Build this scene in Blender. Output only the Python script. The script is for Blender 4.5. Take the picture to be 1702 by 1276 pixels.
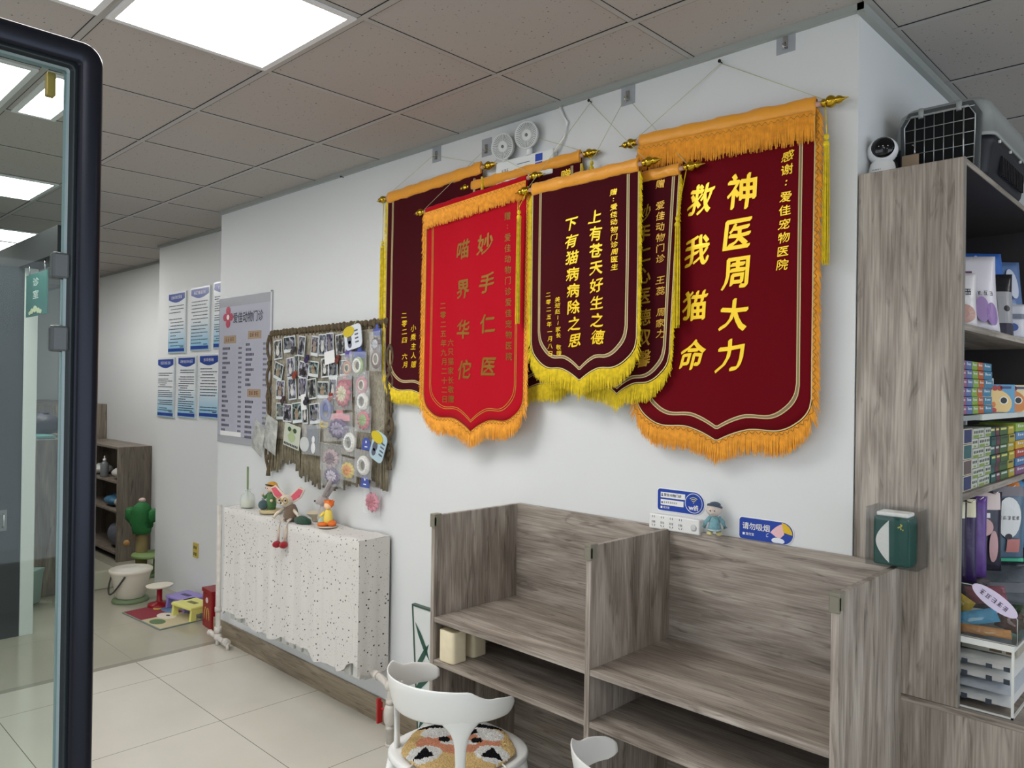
import bpy, bmesh, math, random
from mathutils import Vector, Matrix, noise
R = math.radians
S = bpy.context.scene
for o in list(bpy.data.objects): bpy.data.objects.remove(o)
col = S.collection

# ------------------------------------------------------------------ camera, world, lights, exposure
cam_d = bpy.data.cameras.new('camera'); cam = bpy.data.objects.new('camera', cam_d); col.objects.link(cam)
YAW, PIT, ROL, FPX = 0.769101757, 0.00305125805, 0.0148764759, 1274.09
f = Vector((-math.sin(YAW)*math.cos(PIT), math.cos(YAW)*math.cos(PIT), math.sin(PIT)))
r_ = Vector((math.cos(YAW), math.sin(YAW), 0)); u_ = r_.cross(f)
rr = math.cos(ROL)*r_ + math.sin(ROL)*u_; uu = -math.sin(ROL)*r_ + math.cos(ROL)*u_
M = Matrix((rr, uu, -f)).transposed().to_4x4(); M.translation = (0, 0, 1.73)
cam.matrix_world = M
cam_d.sensor_width = 36.0; cam_d.lens = FPX/1702*36; cam_d.clip_start = 0.05; cam_d.clip_end = 60
S.camera = cam
S.view_settings.view_transform = 'Standard'; S.view_settings.look = 'None'
S.view_settings.gamma = 1.0; S.view_settings.use_curve_mapping = False
S.view_settings.exposure = 0.40
wd = bpy.data.worlds.new('world'); S.world = wd; wd.use_nodes = True
wd.node_tree.nodes['Background'].inputs[0].default_value = (0.75, 0.85, 1.0, 1); wd.node_tree.nodes['Background'].inputs[1].default_value = 0.6
PANEL = 11.5            # strength of the ceiling panels

def area(name, loc, rot, sx, sy, power, color):
    d = bpy.data.lights.new(name, 'AREA'); d.shape = 'RECTANGLE'; d.size = sx; d.size_y = sy; d.energy = power; d.color = color
    o = bpy.data.objects.new(name, d); col.objects.link(o); o.location = loc; o.rotation_euler = rot
# daylight entering through the shop windows in the two walls behind the camera
area('window_daylight_east', (3.85, 1.6, 1.5), (0, R(90), 0), 2.2, 5.0, 52, (0.80, 0.90, 1.0))
area('window_daylight_south', (-1.6, -3.85, 1.5), (R(90), 0, 0), 6.0, 2.2, 42, (0.86, 0.93, 1.0))

# ------------------------------------------------------------------ materials
MATS = {}
def pane(name, tint, refl=1.0, ior=1.45):
    """thin clear sheet: tinted see-through with a fresnel mirror on it"""
    m = bpy.data.materials.new(name); m.use_nodes = True; N = m.node_tree.nodes; L = m.node_tree.links; N.remove(N['Principled BSDF'])
    tr = N.new('ShaderNodeBsdfTransparent'); tr.inputs[0].default_value = tuple(tint) + (1,)
    gl = N.new('ShaderNodeBsdfGlossy'); gl.inputs['Roughness'].default_value = .02; fr = N.new('ShaderNodeFresnel'); fr.inputs[0].default_value = ior
    mu = N.new('ShaderNodeMath'); mu.operation = 'MULTIPLY'; mu.inputs[1].default_value = refl; L.new(fr.outputs[0], mu.inputs[0])
    mx = N.new('ShaderNodeMixShader'); L.new(mu.outputs[0], mx.inputs[0]); L.new(tr.outputs[0], mx.inputs[1]); L.new(gl.outputs[0], mx.inputs[2])
    L.new(mx.outputs[0], N['Material Output'].inputs[0]); return m
def lin(c):
    c = [x/255 for x in c]; return tuple(x/12.92 if x <= .04045 else ((x+.055)/1.055)**2.4 for x in c) + (1,)
def mat(name, c, rough=.5, metal=0, spec=.5, emis=0, trans=0, alpha=1, bump=0, bscale=200, vary=0, vscale=8, sheen=0, ior=1.45, coat=0):
    if name in MATS: return MATS[name]
    m = bpy.data.materials.new(name); m.use_nodes = True; N = m.node_tree.nodes; L = m.node_tree.links
    b = N['Principled BSDF']; MATS[name] = m
    b.inputs['Base Color'].default_value = lin(c); b.inputs['Roughness'].default_value = rough; b.inputs['Metallic'].default_value = metal
    b.inputs['Specular IOR Level'].default_value = spec; b.inputs['IOR'].default_value = ior
    b.inputs['Transmission Weight'].default_value = trans; b.inputs['Alpha'].default_value = alpha
    b.inputs['Sheen Weight'].default_value = sheen; b.inputs['Coat Weight'].default_value = coat
    if emis: b.inputs['Emission Color'].default_value = lin(c); b.inputs['Emission Strength'].default_value = emis
    tc = N.new('ShaderNodeTexCoord')
    if vary:
        n = N.new('ShaderNodeTexNoise'); n.inputs['Scale'].default_value = vscale; n.inputs['Detail'].default_value = 5
        L.new(tc.outputs['Object'], n.inputs['Vector'])
        cr = N.new('ShaderNodeValToRGB'); a = lin(c)
        cr.color_ramp.elements[0].position = .3; cr.color_ramp.elements[1].position = .7
        cr.color_ramp.elements[0].color = tuple(x*(1-vary) for x in a[:3]) + (1,); cr.color_ramp.elements[1].color = tuple(min(1, x*(1+vary*.6)) for x in a[:3]) + (1,)
        L.new(n.outputs['Fac'], cr.inputs[0]); L.new(cr.outputs[0], b.inputs['Base Color'])
    if bump:
        n2 = N.new('ShaderNodeTexNoise'); n2.inputs['Scale'].default_value = bscale; n2.inputs['Detail'].default_value = 4
        L.new(tc.outputs['Object'], n2.inputs['Vector']); bp = N.new('ShaderNodeBump'); bp.inputs['Strength'].default_value = bump; bp.inputs['Distance'].default_value = .01
        L.new(n2.outputs['Fac'], bp.inputs['Height']); L.new(bp.outputs[0], b.inputs['Normal'])
    return m
def nd(m, t, **kw):
    n = m.node_tree.nodes.new(t)
    for k, v in kw.items(): setattr(n, k, v)
    return n
def wood(name, grain, dark, mid, light, rough=.42):
    """laminate with grain running along the axis grain (0, 1 or 2)"""
    m = mat(name, mid, rough); N = m.node_tree.nodes; L = m.node_tree.links; b = N['Principled BSDF']; tc = nd(m, 'ShaderNodeTexCoord')
    def layer(al, ac, scale, detail, dist=0):
        mp = nd(m, 'ShaderNodeMapping'); s = [ac]*3; s[grain] = al; mp.inputs['Scale'].default_value = s
        L.new(tc.outputs['Object'], mp.inputs[0]); n = nd(m, 'ShaderNodeTexNoise'); n.inputs['Scale'].default_value = scale
        n.inputs['Detail'].default_value = detail; n.inputs['Distortion'].default_value = dist; L.new(mp.outputs[0], n.inputs['Vector']); return n
    a = layer(.9, 7, 1.5, 7, 1.6); c = layer(2.5, 75, 2.4, 3); k = layer(3.2, 22, 1.4, 5, 1.5)
    def mth(op, x, y):
        q = nd(m, 'ShaderNodeMath', operation=op)
        for i, v in enumerate((x, y)):
            if isinstance(v, (int, float)): q.inputs[i].default_value = v
            else: L.new(v, q.inputs[i])
        return q.outputs[0]
    h = mth('ADD', mth('MULTIPLY', a.outputs['Fac'], .62), mth('MULTIPLY', c.outputs['Fac'], .38))
    cr = nd(m, 'ShaderNodeValToRGB'); e = cr.color_ramp.elements
    e[0].position = .34; e[0].color = lin(dark); e[1].position = .66; e[1].color = lin(light); x = e.new(.5); x.color = lin(mid)
    L.new(h, cr.inputs[0])
    cr2 = nd(m, 'ShaderNodeValToRGB'); cr2.color_ramp.elements[0].position = .30; cr2.color_ramp.elements[0].color = (.45, .43, .42, 1)
    cr2.color_ramp.elements[1].position = .42; cr2.color_ramp.elements[1].color = (1, 1, 1, 1); L.new(k.outputs['Fac'], cr2.inputs[0])
    mx = nd(m, 'ShaderNodeMix', data_type='RGBA', blend_type='MULTIPLY'); mx.inputs[0].default_value = .75
    L.new(cr.outputs[0], mx.inputs[6]); L.new(cr2.outputs[0], mx.inputs[7]); L.new(mx.outputs[2], b.inputs['Base Color'])
    bp = nd(m, 'ShaderNodeBump'); bp.inputs['Strength'].default_value = .12; bp.inputs['Distance'].default_value = .004
    L.new(c.outputs['Fac'], bp.inputs['Height']); L.new(bp.outputs[0], b.inputs['Normal'])
    return m
WD, WM, WL = (104, 95, 86), (149, 139, 129), (186, 177, 167)
wood_x = wood('wood_laminate_x', 0, WD, WM, WL); wood_z = wood('wood_laminate_z', 2, WD, WM, WL); wood_y = wood('wood_laminate_y', 1, WD, WM, WL)
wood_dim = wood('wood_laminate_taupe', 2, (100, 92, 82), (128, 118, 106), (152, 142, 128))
wood_base = wood('wood_skirting', 0, (112, 100, 84), (146, 132, 112), (170, 156, 136), .3)
white_wall = mat('wall_paint', (220, 222, 222), .6, bump=.03, bscale=300)
black = mat('black', (14, 14, 16), .5); white = mat('white_plastic', (236, 236, 234), .35)
gold = mat('brass', (196, 160, 48), .22, 1); chrome = mat('chrome', (200, 200, 200), .2, 1)
dark_frame = mat('door_frame_metal', (24, 27, 38), .32, .5)

# ------------------------------------------------------------------ mesh builder
class MB:
    def __init__(s, off=(0, 0, 0)): s.bm = bmesh.new(); s.off = Vector(off); s.mi = 0
    def v(s, p): return s.bm.verts.new(Vector(p) - s.off)
    def face(s, vs, smooth=False):
        try:
            fc = s.bm.faces.new(vs); fc.material_index = s.mi; fc.smooth = smooth; return fc
        except ValueError: return None
    def box(s, x0, x1, y0, y1, z0, z1, m=None):
        P = [Vector(p) for p in ((x0,y0,z0),(x1,y0,z0),(x1,y1,z0),(x0,y1,z0),(x0,y0,z1),(x1,y0,z1),(x1,y1,z1),(x0,y1,z1))]
        if m is not None: P = [m @ p for p in P]
        V = [s.v(p) for p in P]
        for q in ((3,2,1,0),(4,5,6,7),(0,1,5,4),(1,2,6,5),(2,3,7,6),(3,0,4,7)): s.face([V[i] for i in q])
        return s
    def ring_skin(s, rings, closed=True, cap=True, smooth=True):
        RV = [[s.v(p) for p in r] for r in rings]; n = len(RV[0])
        for a, b in zip(RV, RV[1:]):
            for i in range(n if closed else n-1):
                j = (i+1) % n; s.face([a[i], a[j], b[j], b[i]], smooth)
        if cap and closed: s.face(RV[0][::-1]); s.face(RV[-1])
        return s
    def tube(s, pts, rad, n=8, cap=True, flat=1):
        pts = [Vector(p) for p in pts]; rings = []; up = Vector((0, 0, 1))
        for i, p in enumerate(pts):
            t = (pts[min(i+1, len(pts)-1)] - pts[max(i-1, 0)]).normalized()
            ref = up if abs(t.dot(up)) < .9 else Vector((0, 1, 0))
            a = t.cross(ref).normalized(); b = t.cross(a).normalized()
            rd = rad[i] if isinstance(rad, (list, tuple)) else rad
            rings.append([p + a*rd*math.cos(k*2*math.pi/n) + b*rd*flat*math.sin(k*2*math.pi/n) for k in range(n)])
        return s.ring_skin(rings, cap=cap)
    def lathe(s, prof, c, axis=(0, 0, 1), n=20, cap=True, sc=(1, 1)):
        """prof: list of (radius, height along the axis)"""
        ax = Vector(axis).normalized(); ref = Vector((0, 0, 1)) if abs(ax.z) < .9 else Vector((1, 0, 0))
        a = ax.cross(ref).normalized(); b = ax.cross(a).normalized(); c = Vector(c)
        return s.ring_skin([[c + ax*h + a*max(r, 1e-5)*sc[0]*math.cos(k*2*math.pi/n) + b*max(r, 1e-5)*sc[1]*math.sin(k*2*math.pi/n) for k in range(n)] for r, h in prof], cap=cap)
    def ball(s, c, rx, ry=None, rz=None, n=14, m=6, rot=None):
        ry = ry or rx; rz = rz or rx; c = Vector(c); rings = []
        for i in range(m*2+1):
            th = -math.pi/2 + math.pi*i/(m*2); cr = max(math.cos(th), 1e-3)
            ring = []
            for k in range(n):
                q = Vector((rx*cr*math.cos(k*2*math.pi/n), ry*cr*math.sin(k*2*math.pi/n), rz*math.sin(th)))
                if rot is not None: q = rot @ q
                ring.append(c + q)
            rings.append(ring)
        return s.ring_skin(rings)
    def prism(s, pts, n, smooth=False):
        """pts: 3-d outline; n: extrusion vector"""
        A = [s.v(p) for p in pts]; B = [s.v(Vector(p)+Vector(n)) for p in pts]
        s.face(A[::-1]); s.face(B)
        for i in range(len(A)): j = (i+1) % len(A); s.face([A[i], A[j], B[j], B[i]], smooth)
        return s
    def torus(s, c, R0, r0, axis=(0, 1, 0), n=28, m=8, wob=0, wn=9, ex=1):
        ax = Vector(axis).normalized(); ref = Vector((0, 0, 1)) if abs(ax.z) < .9 else Vector((1, 0, 0))
        a = ax.cross(ref).normalized(); b = ax.cross(a).normalized(); c = Vector(c); rings = []
        for i in range(n+1):
            t = 2*math.pi*i/n; d = a*math.cos(t) + b*math.sin(t)*ex; rw = r0*(1 + wob*math.sin(wn*t))
            rings.append([c + d*R0 + (d*math.cos(k*2*math.pi/m) + ax*math.sin(k*2*math.pi/m))*rw for k in range(m)])
        return s.ring_skin(rings, cap=False)
    def build(s, name, m, parent=None, bevel=0, seg=2, label=None, doubles=False):
        if doubles: bmesh.ops.remove_doubles(s.bm, verts=s.bm.verts, dist=1e-5)
        bmesh.ops.recalc_face_normals(s.bm, faces=s.bm.faces)
        me = bpy.data.meshes.new(name); s.bm.to_mesh(me); s.bm.free()
        for x in (m if isinstance(m, (list, tuple)) else [m]): me.materials.append(x)
        o = bpy.data.objects.new(name, me); col.objects.link(o)
        if parent is not None: o.parent = parent
        else: o.location = s.off
        if bevel:
            b = o.modifiers.new('bevel', 'BEVEL'); b.width = bevel; b.segments = seg; b.limit_method = 'ANGLE'; b.harden_normals = False
        if label: o['label'] = label
        return o
def tag(o, label, cat, group=None):
    o['label'] = label; o['category'] = cat
    if group: o['group'] = group
    return o
def thing(name, label, cat, loc=(0, 0, 0), group=None):
    o = bpy.data.objects.new(name, None); col.objects.link(o); o.location = loc; o.empty_display_size = .05
    return tag(o, label, cat, group)
def struct(o): o['kind'] = 'structure'; return o
def at(t): return MB(tuple(t.location))
def copy_tree(o, loc=None, rz=None):
    c = o.copy(); col.objects.link(c)
    for ch in [q for q in bpy.data.objects if q.parent is o]:
        d = ch.copy(); col.objects.link(d); d.parent = c
        for g in [q for q in bpy.data.objects if q.parent is ch]:
            e = g.copy(); col.objects.link(e); e.parent = d
    if loc is not None: c.location = loc
    if rz is not None: c.rotation_euler = (0, 0, rz)
    return c
def text_mesh(txt, size, bold=0.0, align='CENTER', sx=1.0, extrude=0.0):
    cu = bpy.data.curves.new('lettering', 'FONT'); cu.body = txt; cu.size = size; cu.offset = bold; cu.align_x = align; cu.align_y = 'CENTER'
    cu.resolution_u = 3; cu.extrude = extrude
    ob = bpy.data.objects.new('lettering', cu); col.objects.link(ob)
    dg = bpy.context.evaluated_depsgraph_get(); me = bpy.data.meshes.new_from_object(ob.evaluated_get(dg))
    vs = [(v.co.x*sx, v.co.y, v.co.z) for v in me.vertices]; fs = [tuple(p.vertices) for p in me.polygons]
    bpy.data.objects.remove(ob); bpy.data.curves.remove(cu); bpy.data.meshes.remove(me)
    return vs, fs
def glyphs(mb, items, fn):
    """items: (char, x, z, size[, bold, sx, slant]); every char centred on its own box; fn maps (x, z) to a 3-d point"""
    for it in items:
        ch, x, z, size = it[:4]; bold = it[4] if len(it) > 4 else 0; sx = it[5] if len(it) > 5 else 1; sl = it[6] if len(it) > 6 else 0
        vs, fs = text_mesh(ch, size)
        if not vs: continue
        cx = (min(v[0] for v in vs)+max(v[0] for v in vs))/2; cz = (min(v[1] for v in vs)+max(v[1] for v in vs))/2
        ph = x*57 + z*91; wv = .035*size if sl else 0     # brushed characters: uneven strokes, a little swing
        def put(v, s_):
            a, b = (v[0]-cx)*sx, v[1]-cz; a, b = a + wv*math.sin(4.2*b/size+ph), b + wv*math.sin(4.2*a/size+ph*1.3)
            p = fn(x + a + sl*b + s_*bold, z + b + sl*.25*a + s_*bold*.9); return (p[0], p[1] - (s_+1)*.00018, p[2])
        for s_ in ((-1, -.33, .33, 1) if bold else (0,)):
            V = [mb.v(put(v, s_)) for v in vs]
            for q in fs: mb.face([V[i] for i in q])
def line_text(mb, txt, x, z, size, fn, bold=0, sx=1, align='LEFT'):
    vs, fs = text_mesh(txt, size, 0, align)
    if not vs: return
    for k, (dx, dz) in enumerate(((-bold, 0), (bold, 0), (0, bold), (0, -bold)) if bold else ((0, 0),)):
        V = [mb.v((p[0], p[1]-.00012*k, p[2])) for p in (fn(x + v[0]*sx + dx, z + v[1] + dz) for v in vs)]
        for q in fs: mb.face([V[i] for i in q])
def rect(mb, x0, x1, z0, z1, fn):
    V = [mb.v(fn(a, b)) for a, b in ((x0, z0), (x1, z0), (x1, z1), (x0, z1))]; mb.face(V)
def facing(y): return lambda x, z: (x, y, z)          # a sheet that faces -Y
def marks(mb, x, z, n, size, fn, seed=1, center=True):
    """worn or tiny print: n little character shapes of a few strokes each"""
    rg = random.Random(seed); w = size*.82; x0 = x - (n*size/2 if center else 0); t = size*.10
    for i in range(n):
        a = x0 + i*size
        for k in range(3): q = z + size*(-.36+.33*k+rg.uniform(-.04, .04)); u = a+rg.uniform(0, .2)*w; rect(mb, u, a+w*rg.uniform(.8, 1), q, q+t, fn)
        for k in range(2): q = a + w*rg.uniform(.12, .8); rect(mb, q, q+t, z-size*rg.uniform(.2, .4), z+size*rg.uniform(.2, .4), fn)
rnd = random.Random(7)
# ------------------------------------------------------------------ the setting
W, W2, W3, C = 2.38, 2.627, 2.953, 2.895
XC, XL, XL2, XE = -0.866, -5.10, -6.80, -12.0
def wallbox(name, *b):
    return struct(MB().box(*b).build(name, white_wall))
wallbox('wall_back', XL, XC, W, W+.25, 0, C)
wallbox('wall_back_recess', XL2, XL, W2, W2+.3, 0, C)
wallbox('wall_back_far', XE, XL2, W3, W3+.3, 0, C)
wallbox('wall_side', XC-.25, XC, W+.25, 7, 0, C)
wallbox('wall_west', XE-.2, XE, -4, W3+.3, 0, C)
# floor: porcelain tiles, a greyer field beyond the threshold
def tile_floor(name, base, rough, x_off, y_off, size, dark):
    m = mat(name, base, rough, spec=.5); N = m.node_tree.nodes; L = m.node_tree.links; b = N['Principled BSDF']
    tc = nd(m, 'ShaderNodeTexCoord'); sp = nd(m, 'ShaderNodeSeparateXYZ'); L.new(tc.outputs['Object'], sp.inputs[0])
    outs = []
    for k, off in ((0, x_off), (1, y_off)):
        a = nd(m, 'ShaderNodeMath', operation='ADD'); a.inputs[1].default_value = -off + size*100; L.new(sp.outputs[k], a.inputs[0])
        d = nd(m, 'ShaderNodeMath', operation='DIVIDE'); d.inputs[1].default_value = size; L.new(a.outputs[0], d.inputs[0])
        fr = nd(m, 'ShaderNodeMath', operation='FRACT'); L.new(d.outputs[0], fr.inputs[0])
        pp = nd(m, 'ShaderNodeMath', operation='PINGPONG'); pp.inputs[1].default_value = .5; L.new(fr.outputs[0], pp.inputs[0])
        lt = nd(m, 'ShaderNodeMath', operation='LESS_THAN'); lt.inputs[1].default_value = .0022; L.new(pp.outputs[0], lt.inputs[0]); outs.append(lt.outputs[0])
    mx = nd(m, 'ShaderNodeMath', operation='MAXIMUM'); L.new(outs[0], mx.inputs[0]); L.new(outs[1], mx.inputs[1])
    n = nd(m, 'ShaderNodeTexNoise'); n.inputs['Scale'].default_value = 2.3; n.inputs['Detail'].default_value = 6; L.new(tc.outputs['Object'], n.inputs['Vector'])
    cr = nd(m, 'ShaderNodeValToRGB'); cr.color_ramp.elements[0].position = .35; cr.color_ramp.elements[1].position = .65
    cr.color_ramp.elements[0].color = tuple(x*.93 for x in lin(base)[:3])+(1,); cr.color_ramp.elements[1].color = lin(base); L.new(n.outputs['Fac'], cr.inputs[0])
    mix = nd(m, 'ShaderNodeMix', data_type='RGBA'); L.new(mx.outputs[0], mix.inputs[0]); L.new(cr.outputs[0], mix.inputs[6]); mix.inputs[7].default_value = lin(dark)
    L.new(mix.outputs[2], b.inputs['Base Color']); return m
fl1 = tile_floor('floor_tile', (206, 202, 190), .13, -3.78, 1.80, .80, (110, 104, 92))
fl2 = tile_floor('floor_tile_grey', (176, 172, 156), .12, -4.95, 1.80, .80, (150, 144, 130))
struct(MB().box(-4.95, 4, -4, 7, -.1, 0).build('floor', fl1)); struct(MB().box(XE-.2, -4.95, -4, W3+.3, -.1, 0).build('floor_rear', fl2))
struct(MB().box(-4.975, -4.925, -4, W2, .0, .0015).build('trim_threshold', mat('threshold_strip', (150, 146, 134), .2)))
# other walls of the shop, behind the camera, with their windows
def window_wall(name, wall_boxes, frame_boxes, n):
    m = MB()
    for b in wall_boxes: m.box(*b)
    struct(m.build(name, white_wall)); fr = MB()
    for b in frame_boxes: fr.box(*b)
    struct(fr.build('window_%d' % n, mat('window_frame', (200, 200, 200), .4)))
window_wall('wall_east', [(4, 4.15, -4, 7, 0, .4), (4, 4.15, -4, 7, 2.6, C), (4, 4.15, -4, -1, .4, 2.6), (4, 4.15, 4.2, 7, .4, 2.6)],
            [(4.02, 4.08, -1, 4.2, .4, .46), (4.02, 4.08, -1, 4.2, 2.54, 2.6), (4.02, 4.08, -1, -.94, .46, 2.54), (4.02, 4.08, 4.14, 4.2, .46, 2.54), (4.02, 4.08, 1.57, 1.63, .46, 2.54)], 1)
window_wall('wall_south', [(XE, 4.15, -4.15, -4, 0, .4), (XE, 4.15, -4.15, -4, 2.6, C), (XE, -4.6, -4.15, -4, .4, 2.6), (1.4, 4.15, -4.15, -4, .4, 2.6)],
            [(-4.6, 1.4, -4.08, -4.02, .4, .46), (-4.6, 1.4, -4.08, -4.02, 2.54, 2.6), (-4.6, -4.54, -4.08, -4.02, .46, 2.54), (1.34, 1.4, -4.08, -4.02, .46, 2.54), (-1.63, -1.57, -4.08, -4.02, .46, 2.54)], 2)
wallbox('wall_north', XC-.25, 4.15, 7, 7.15, 0, C)

# ceiling: mineral-fibre tiles in an exposed grid
def ceil_mat():
    m = mat('ceiling_tile', (176, 171, 167), .9, spec=.1); N = m.node_tree.nodes; L = m.node_tree.links; b = N['Principled BSDF']; tc = nd(m, 'ShaderNodeTexCoord')
    n = nd(m, 'ShaderNodeTexNoise'); n.inputs['Scale'].default_value = 95; n.inputs['Detail'].default_value = 2; n.inputs['Roughness'].default_value = .4
    L.new(tc.outputs['Object'], n.inputs['Vector'])
    cr = nd(m, 'ShaderNodeValToRGB'); e = cr.color_ramp.elements; e[0].position = .27; e[0].color = lin((96, 90, 84)); e[1].position = .32; e[1].color = lin((176, 171, 167))
    L.new(n.outputs['Fac'], cr.inputs[0]); L.new(cr.outputs[0], b.inputs['Base Color'])
    return m
cl = struct(MB().box(XE-.2, 4.15, -4, 7, C, C+.1).build('ceiling', ceil_mat()))
GX = [round(-1.43 - .615*k, 3) for k in range(-8, 18)]; GX = [-.835 if abs(g+.815) < .01 else g for g in GX]
GY = [-3.36, -2.76, -2.16, -1.56, -.96, -.36, .24, .83, 1.405, 2.005, 2.61, 3.19, 3.79, 4.39, 4.99, 5.59, 6.19]
bar, gap = mat('ceiling_grid_bar', (170, 168, 165), .45), mat('ceiling_grid_gap', (30, 28, 27), .8)
mb = MB(); mg = MB()
for y in GY:
    x1 = 4 if y < W else 4; x0 = XE if y < W else XC
    mb.box(x0, x1, y-.011, y+.011, C-.004, C); mg.box(x0, x1, y+.011, y+.0155, C-.002, C); mg.box(x0, x1, y-.0125, y-.011, C-.003, C)
for x in GX:
    y1 = 6.9 if x > XC else (W if x > XL else (W2 if x > XL2 else W3))
    mb.box(x-.010, x+.010, -4, y1, C-.003, C); mg.box(x-.0125, x-.010, -4, y1, C-.002, C); mg.box(x+.010, x+.0115, -4, y1, C-.002, C)
mb.build('grid_bars', bar, cl); mg.build('grid_gaps', gap, cl)
# edge angle where the ceiling meets the walls
tr = mat('ceiling_edge_trim', (158, 162, 158), .5); n = 0
for b in ((XL, XC+.02, W-.02, W, C-.022, C), (XC, XC+.022, W-.02, 7, C-.030, C), (XL2, XL, W2-.02, W2, C-.02, C), (XE, XL2, W3-.02, W3, C-.02, C)):
    n += 1; struct(MB().box(*b).build('trim_%d' % n, tr))
struct(MB().box(XL, -2.262, W-.014, W, 0, .125).build('baseboard_back', wood_base, bevel=.002))

# ceiling light panels
diff = mat('panel_diffuser', (255, 253, 250), .5, emis=PANEL); lf = mat('panel_frame', (225, 226, 228), .4)
spots = []
for k, gx in ((1, 'right of the hung pennants'), (3, 'x')): pass
def panel(x0, x1, y0, y1, label):
    t = thing('ceiling_light', label, 'ceiling light', ((x0+x1)/2, (y0+y1)/2, C), 'recessed ceiling light panels')
    m = at(t); a = .022
    for b in ((x0, x1, y0, y0+a), (x0, x1, y1-a, y1), (x0, x0+a, y0+a, y1-a), (x1-a, x1, y0+a, y1-a)): m.box(*b, C-.009, C-.003)
    m.build('frame', lf, t)
    at(t).box(x0+a, x1-a, y0+a, y1-a, C-.007, C-.004).build('diffuser', diff, t)
A0, A1, B0, B1 = .842, 1.392, .252, .818
panel(-2.648, -2.057, A0, A1, 'large square ceiling light panel blazing above the pennants, nearest the back wall')
panel(-2.648, -2.057, B0, B1, 'ceiling light panel cut by the top edge, next to the black glass door corner')
panel(-3.878, -3.287, .862, 1.03, 'narrow glowing panel imitating a reflection in the door glass beside the yellow bracket')  # glowing strip stands in for a bright reflection in the glass
panel(-3.878, -3.287, B0, B1, 'bright ceiling light panel seen through the upper left of the door glass')
panel(-5.723, -5.132, A0, A1, 'ceiling light panel seen through the door glass, second row from the top')
panel(-7.568, -6.977, 1.417, 1.993, 'small distant ceiling light panel seen through the glass above the consulting room doorway')
for gx in (.403, 1.633):
    for gy in (-.36+.012, -2.16+.012): panel(gx, gx+.591, gy, gy+.576, 'ceiling light panel over the shop behind the viewer')
for gx in (-2.648, -4.493, -6.338): panel(gx, gx+.591, -1.548, -.972, 'ceiling light panel over the shop behind the viewer')
for gx, gy in ((-9.413, .842), (-8.183, .842), (-8.183, 1.42)): panel(gx, gx+.591, gy, gy+.55, 'added unseen ceiling light panel brightening the far end of the clinic')  # unseen panels added to brighten the far walls
panel(1.02, 1.61, 3.205, 3.775, 'ceiling light panel over the shop aisle')
# ------------------------------------------------------------------ hanging pennants
velvet_d = mat('velvet_maroon', (66, 3, 14), .85, sheen=.06, spec=.12, bump=.15, bscale=600)
velvet_b = mat('velvet_crimson', (104, 2, 16), .85, sheen=.05, spec=.12, bump=.15, bscale=600)
velvet_r = mat('velvet_red', (178, 11, 31), .85, sheen=.05, spec=.12, bump=.15, bscale=600)
satin = mat('satin_orange', (236, 158, 36), .38, sheen=.3, bump=.25, bscale=60)
fr_y = mat('fringe_yellow', (232, 204, 26), .6, vary=.25, vscale=60); fr_o = mat('fringe_orange', (250, 170, 52), .6, vary=.22, vscale=60)
ivory = mat('braid_ivory', (214, 196, 140), .55); goldthread = mat('braid_gold', (206, 160, 60), .45, .3)
foil = mat('foil_gold', (255, 214, 40), .38, .25); foil_dk = mat('foil_olive_gold', (150, 108, 34), .45, .35)
rodm = mat('rod_pink_wood', (214, 170, 150), .5); cordm = mat('cord_green_white', (190, 196, 150), .7)

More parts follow.
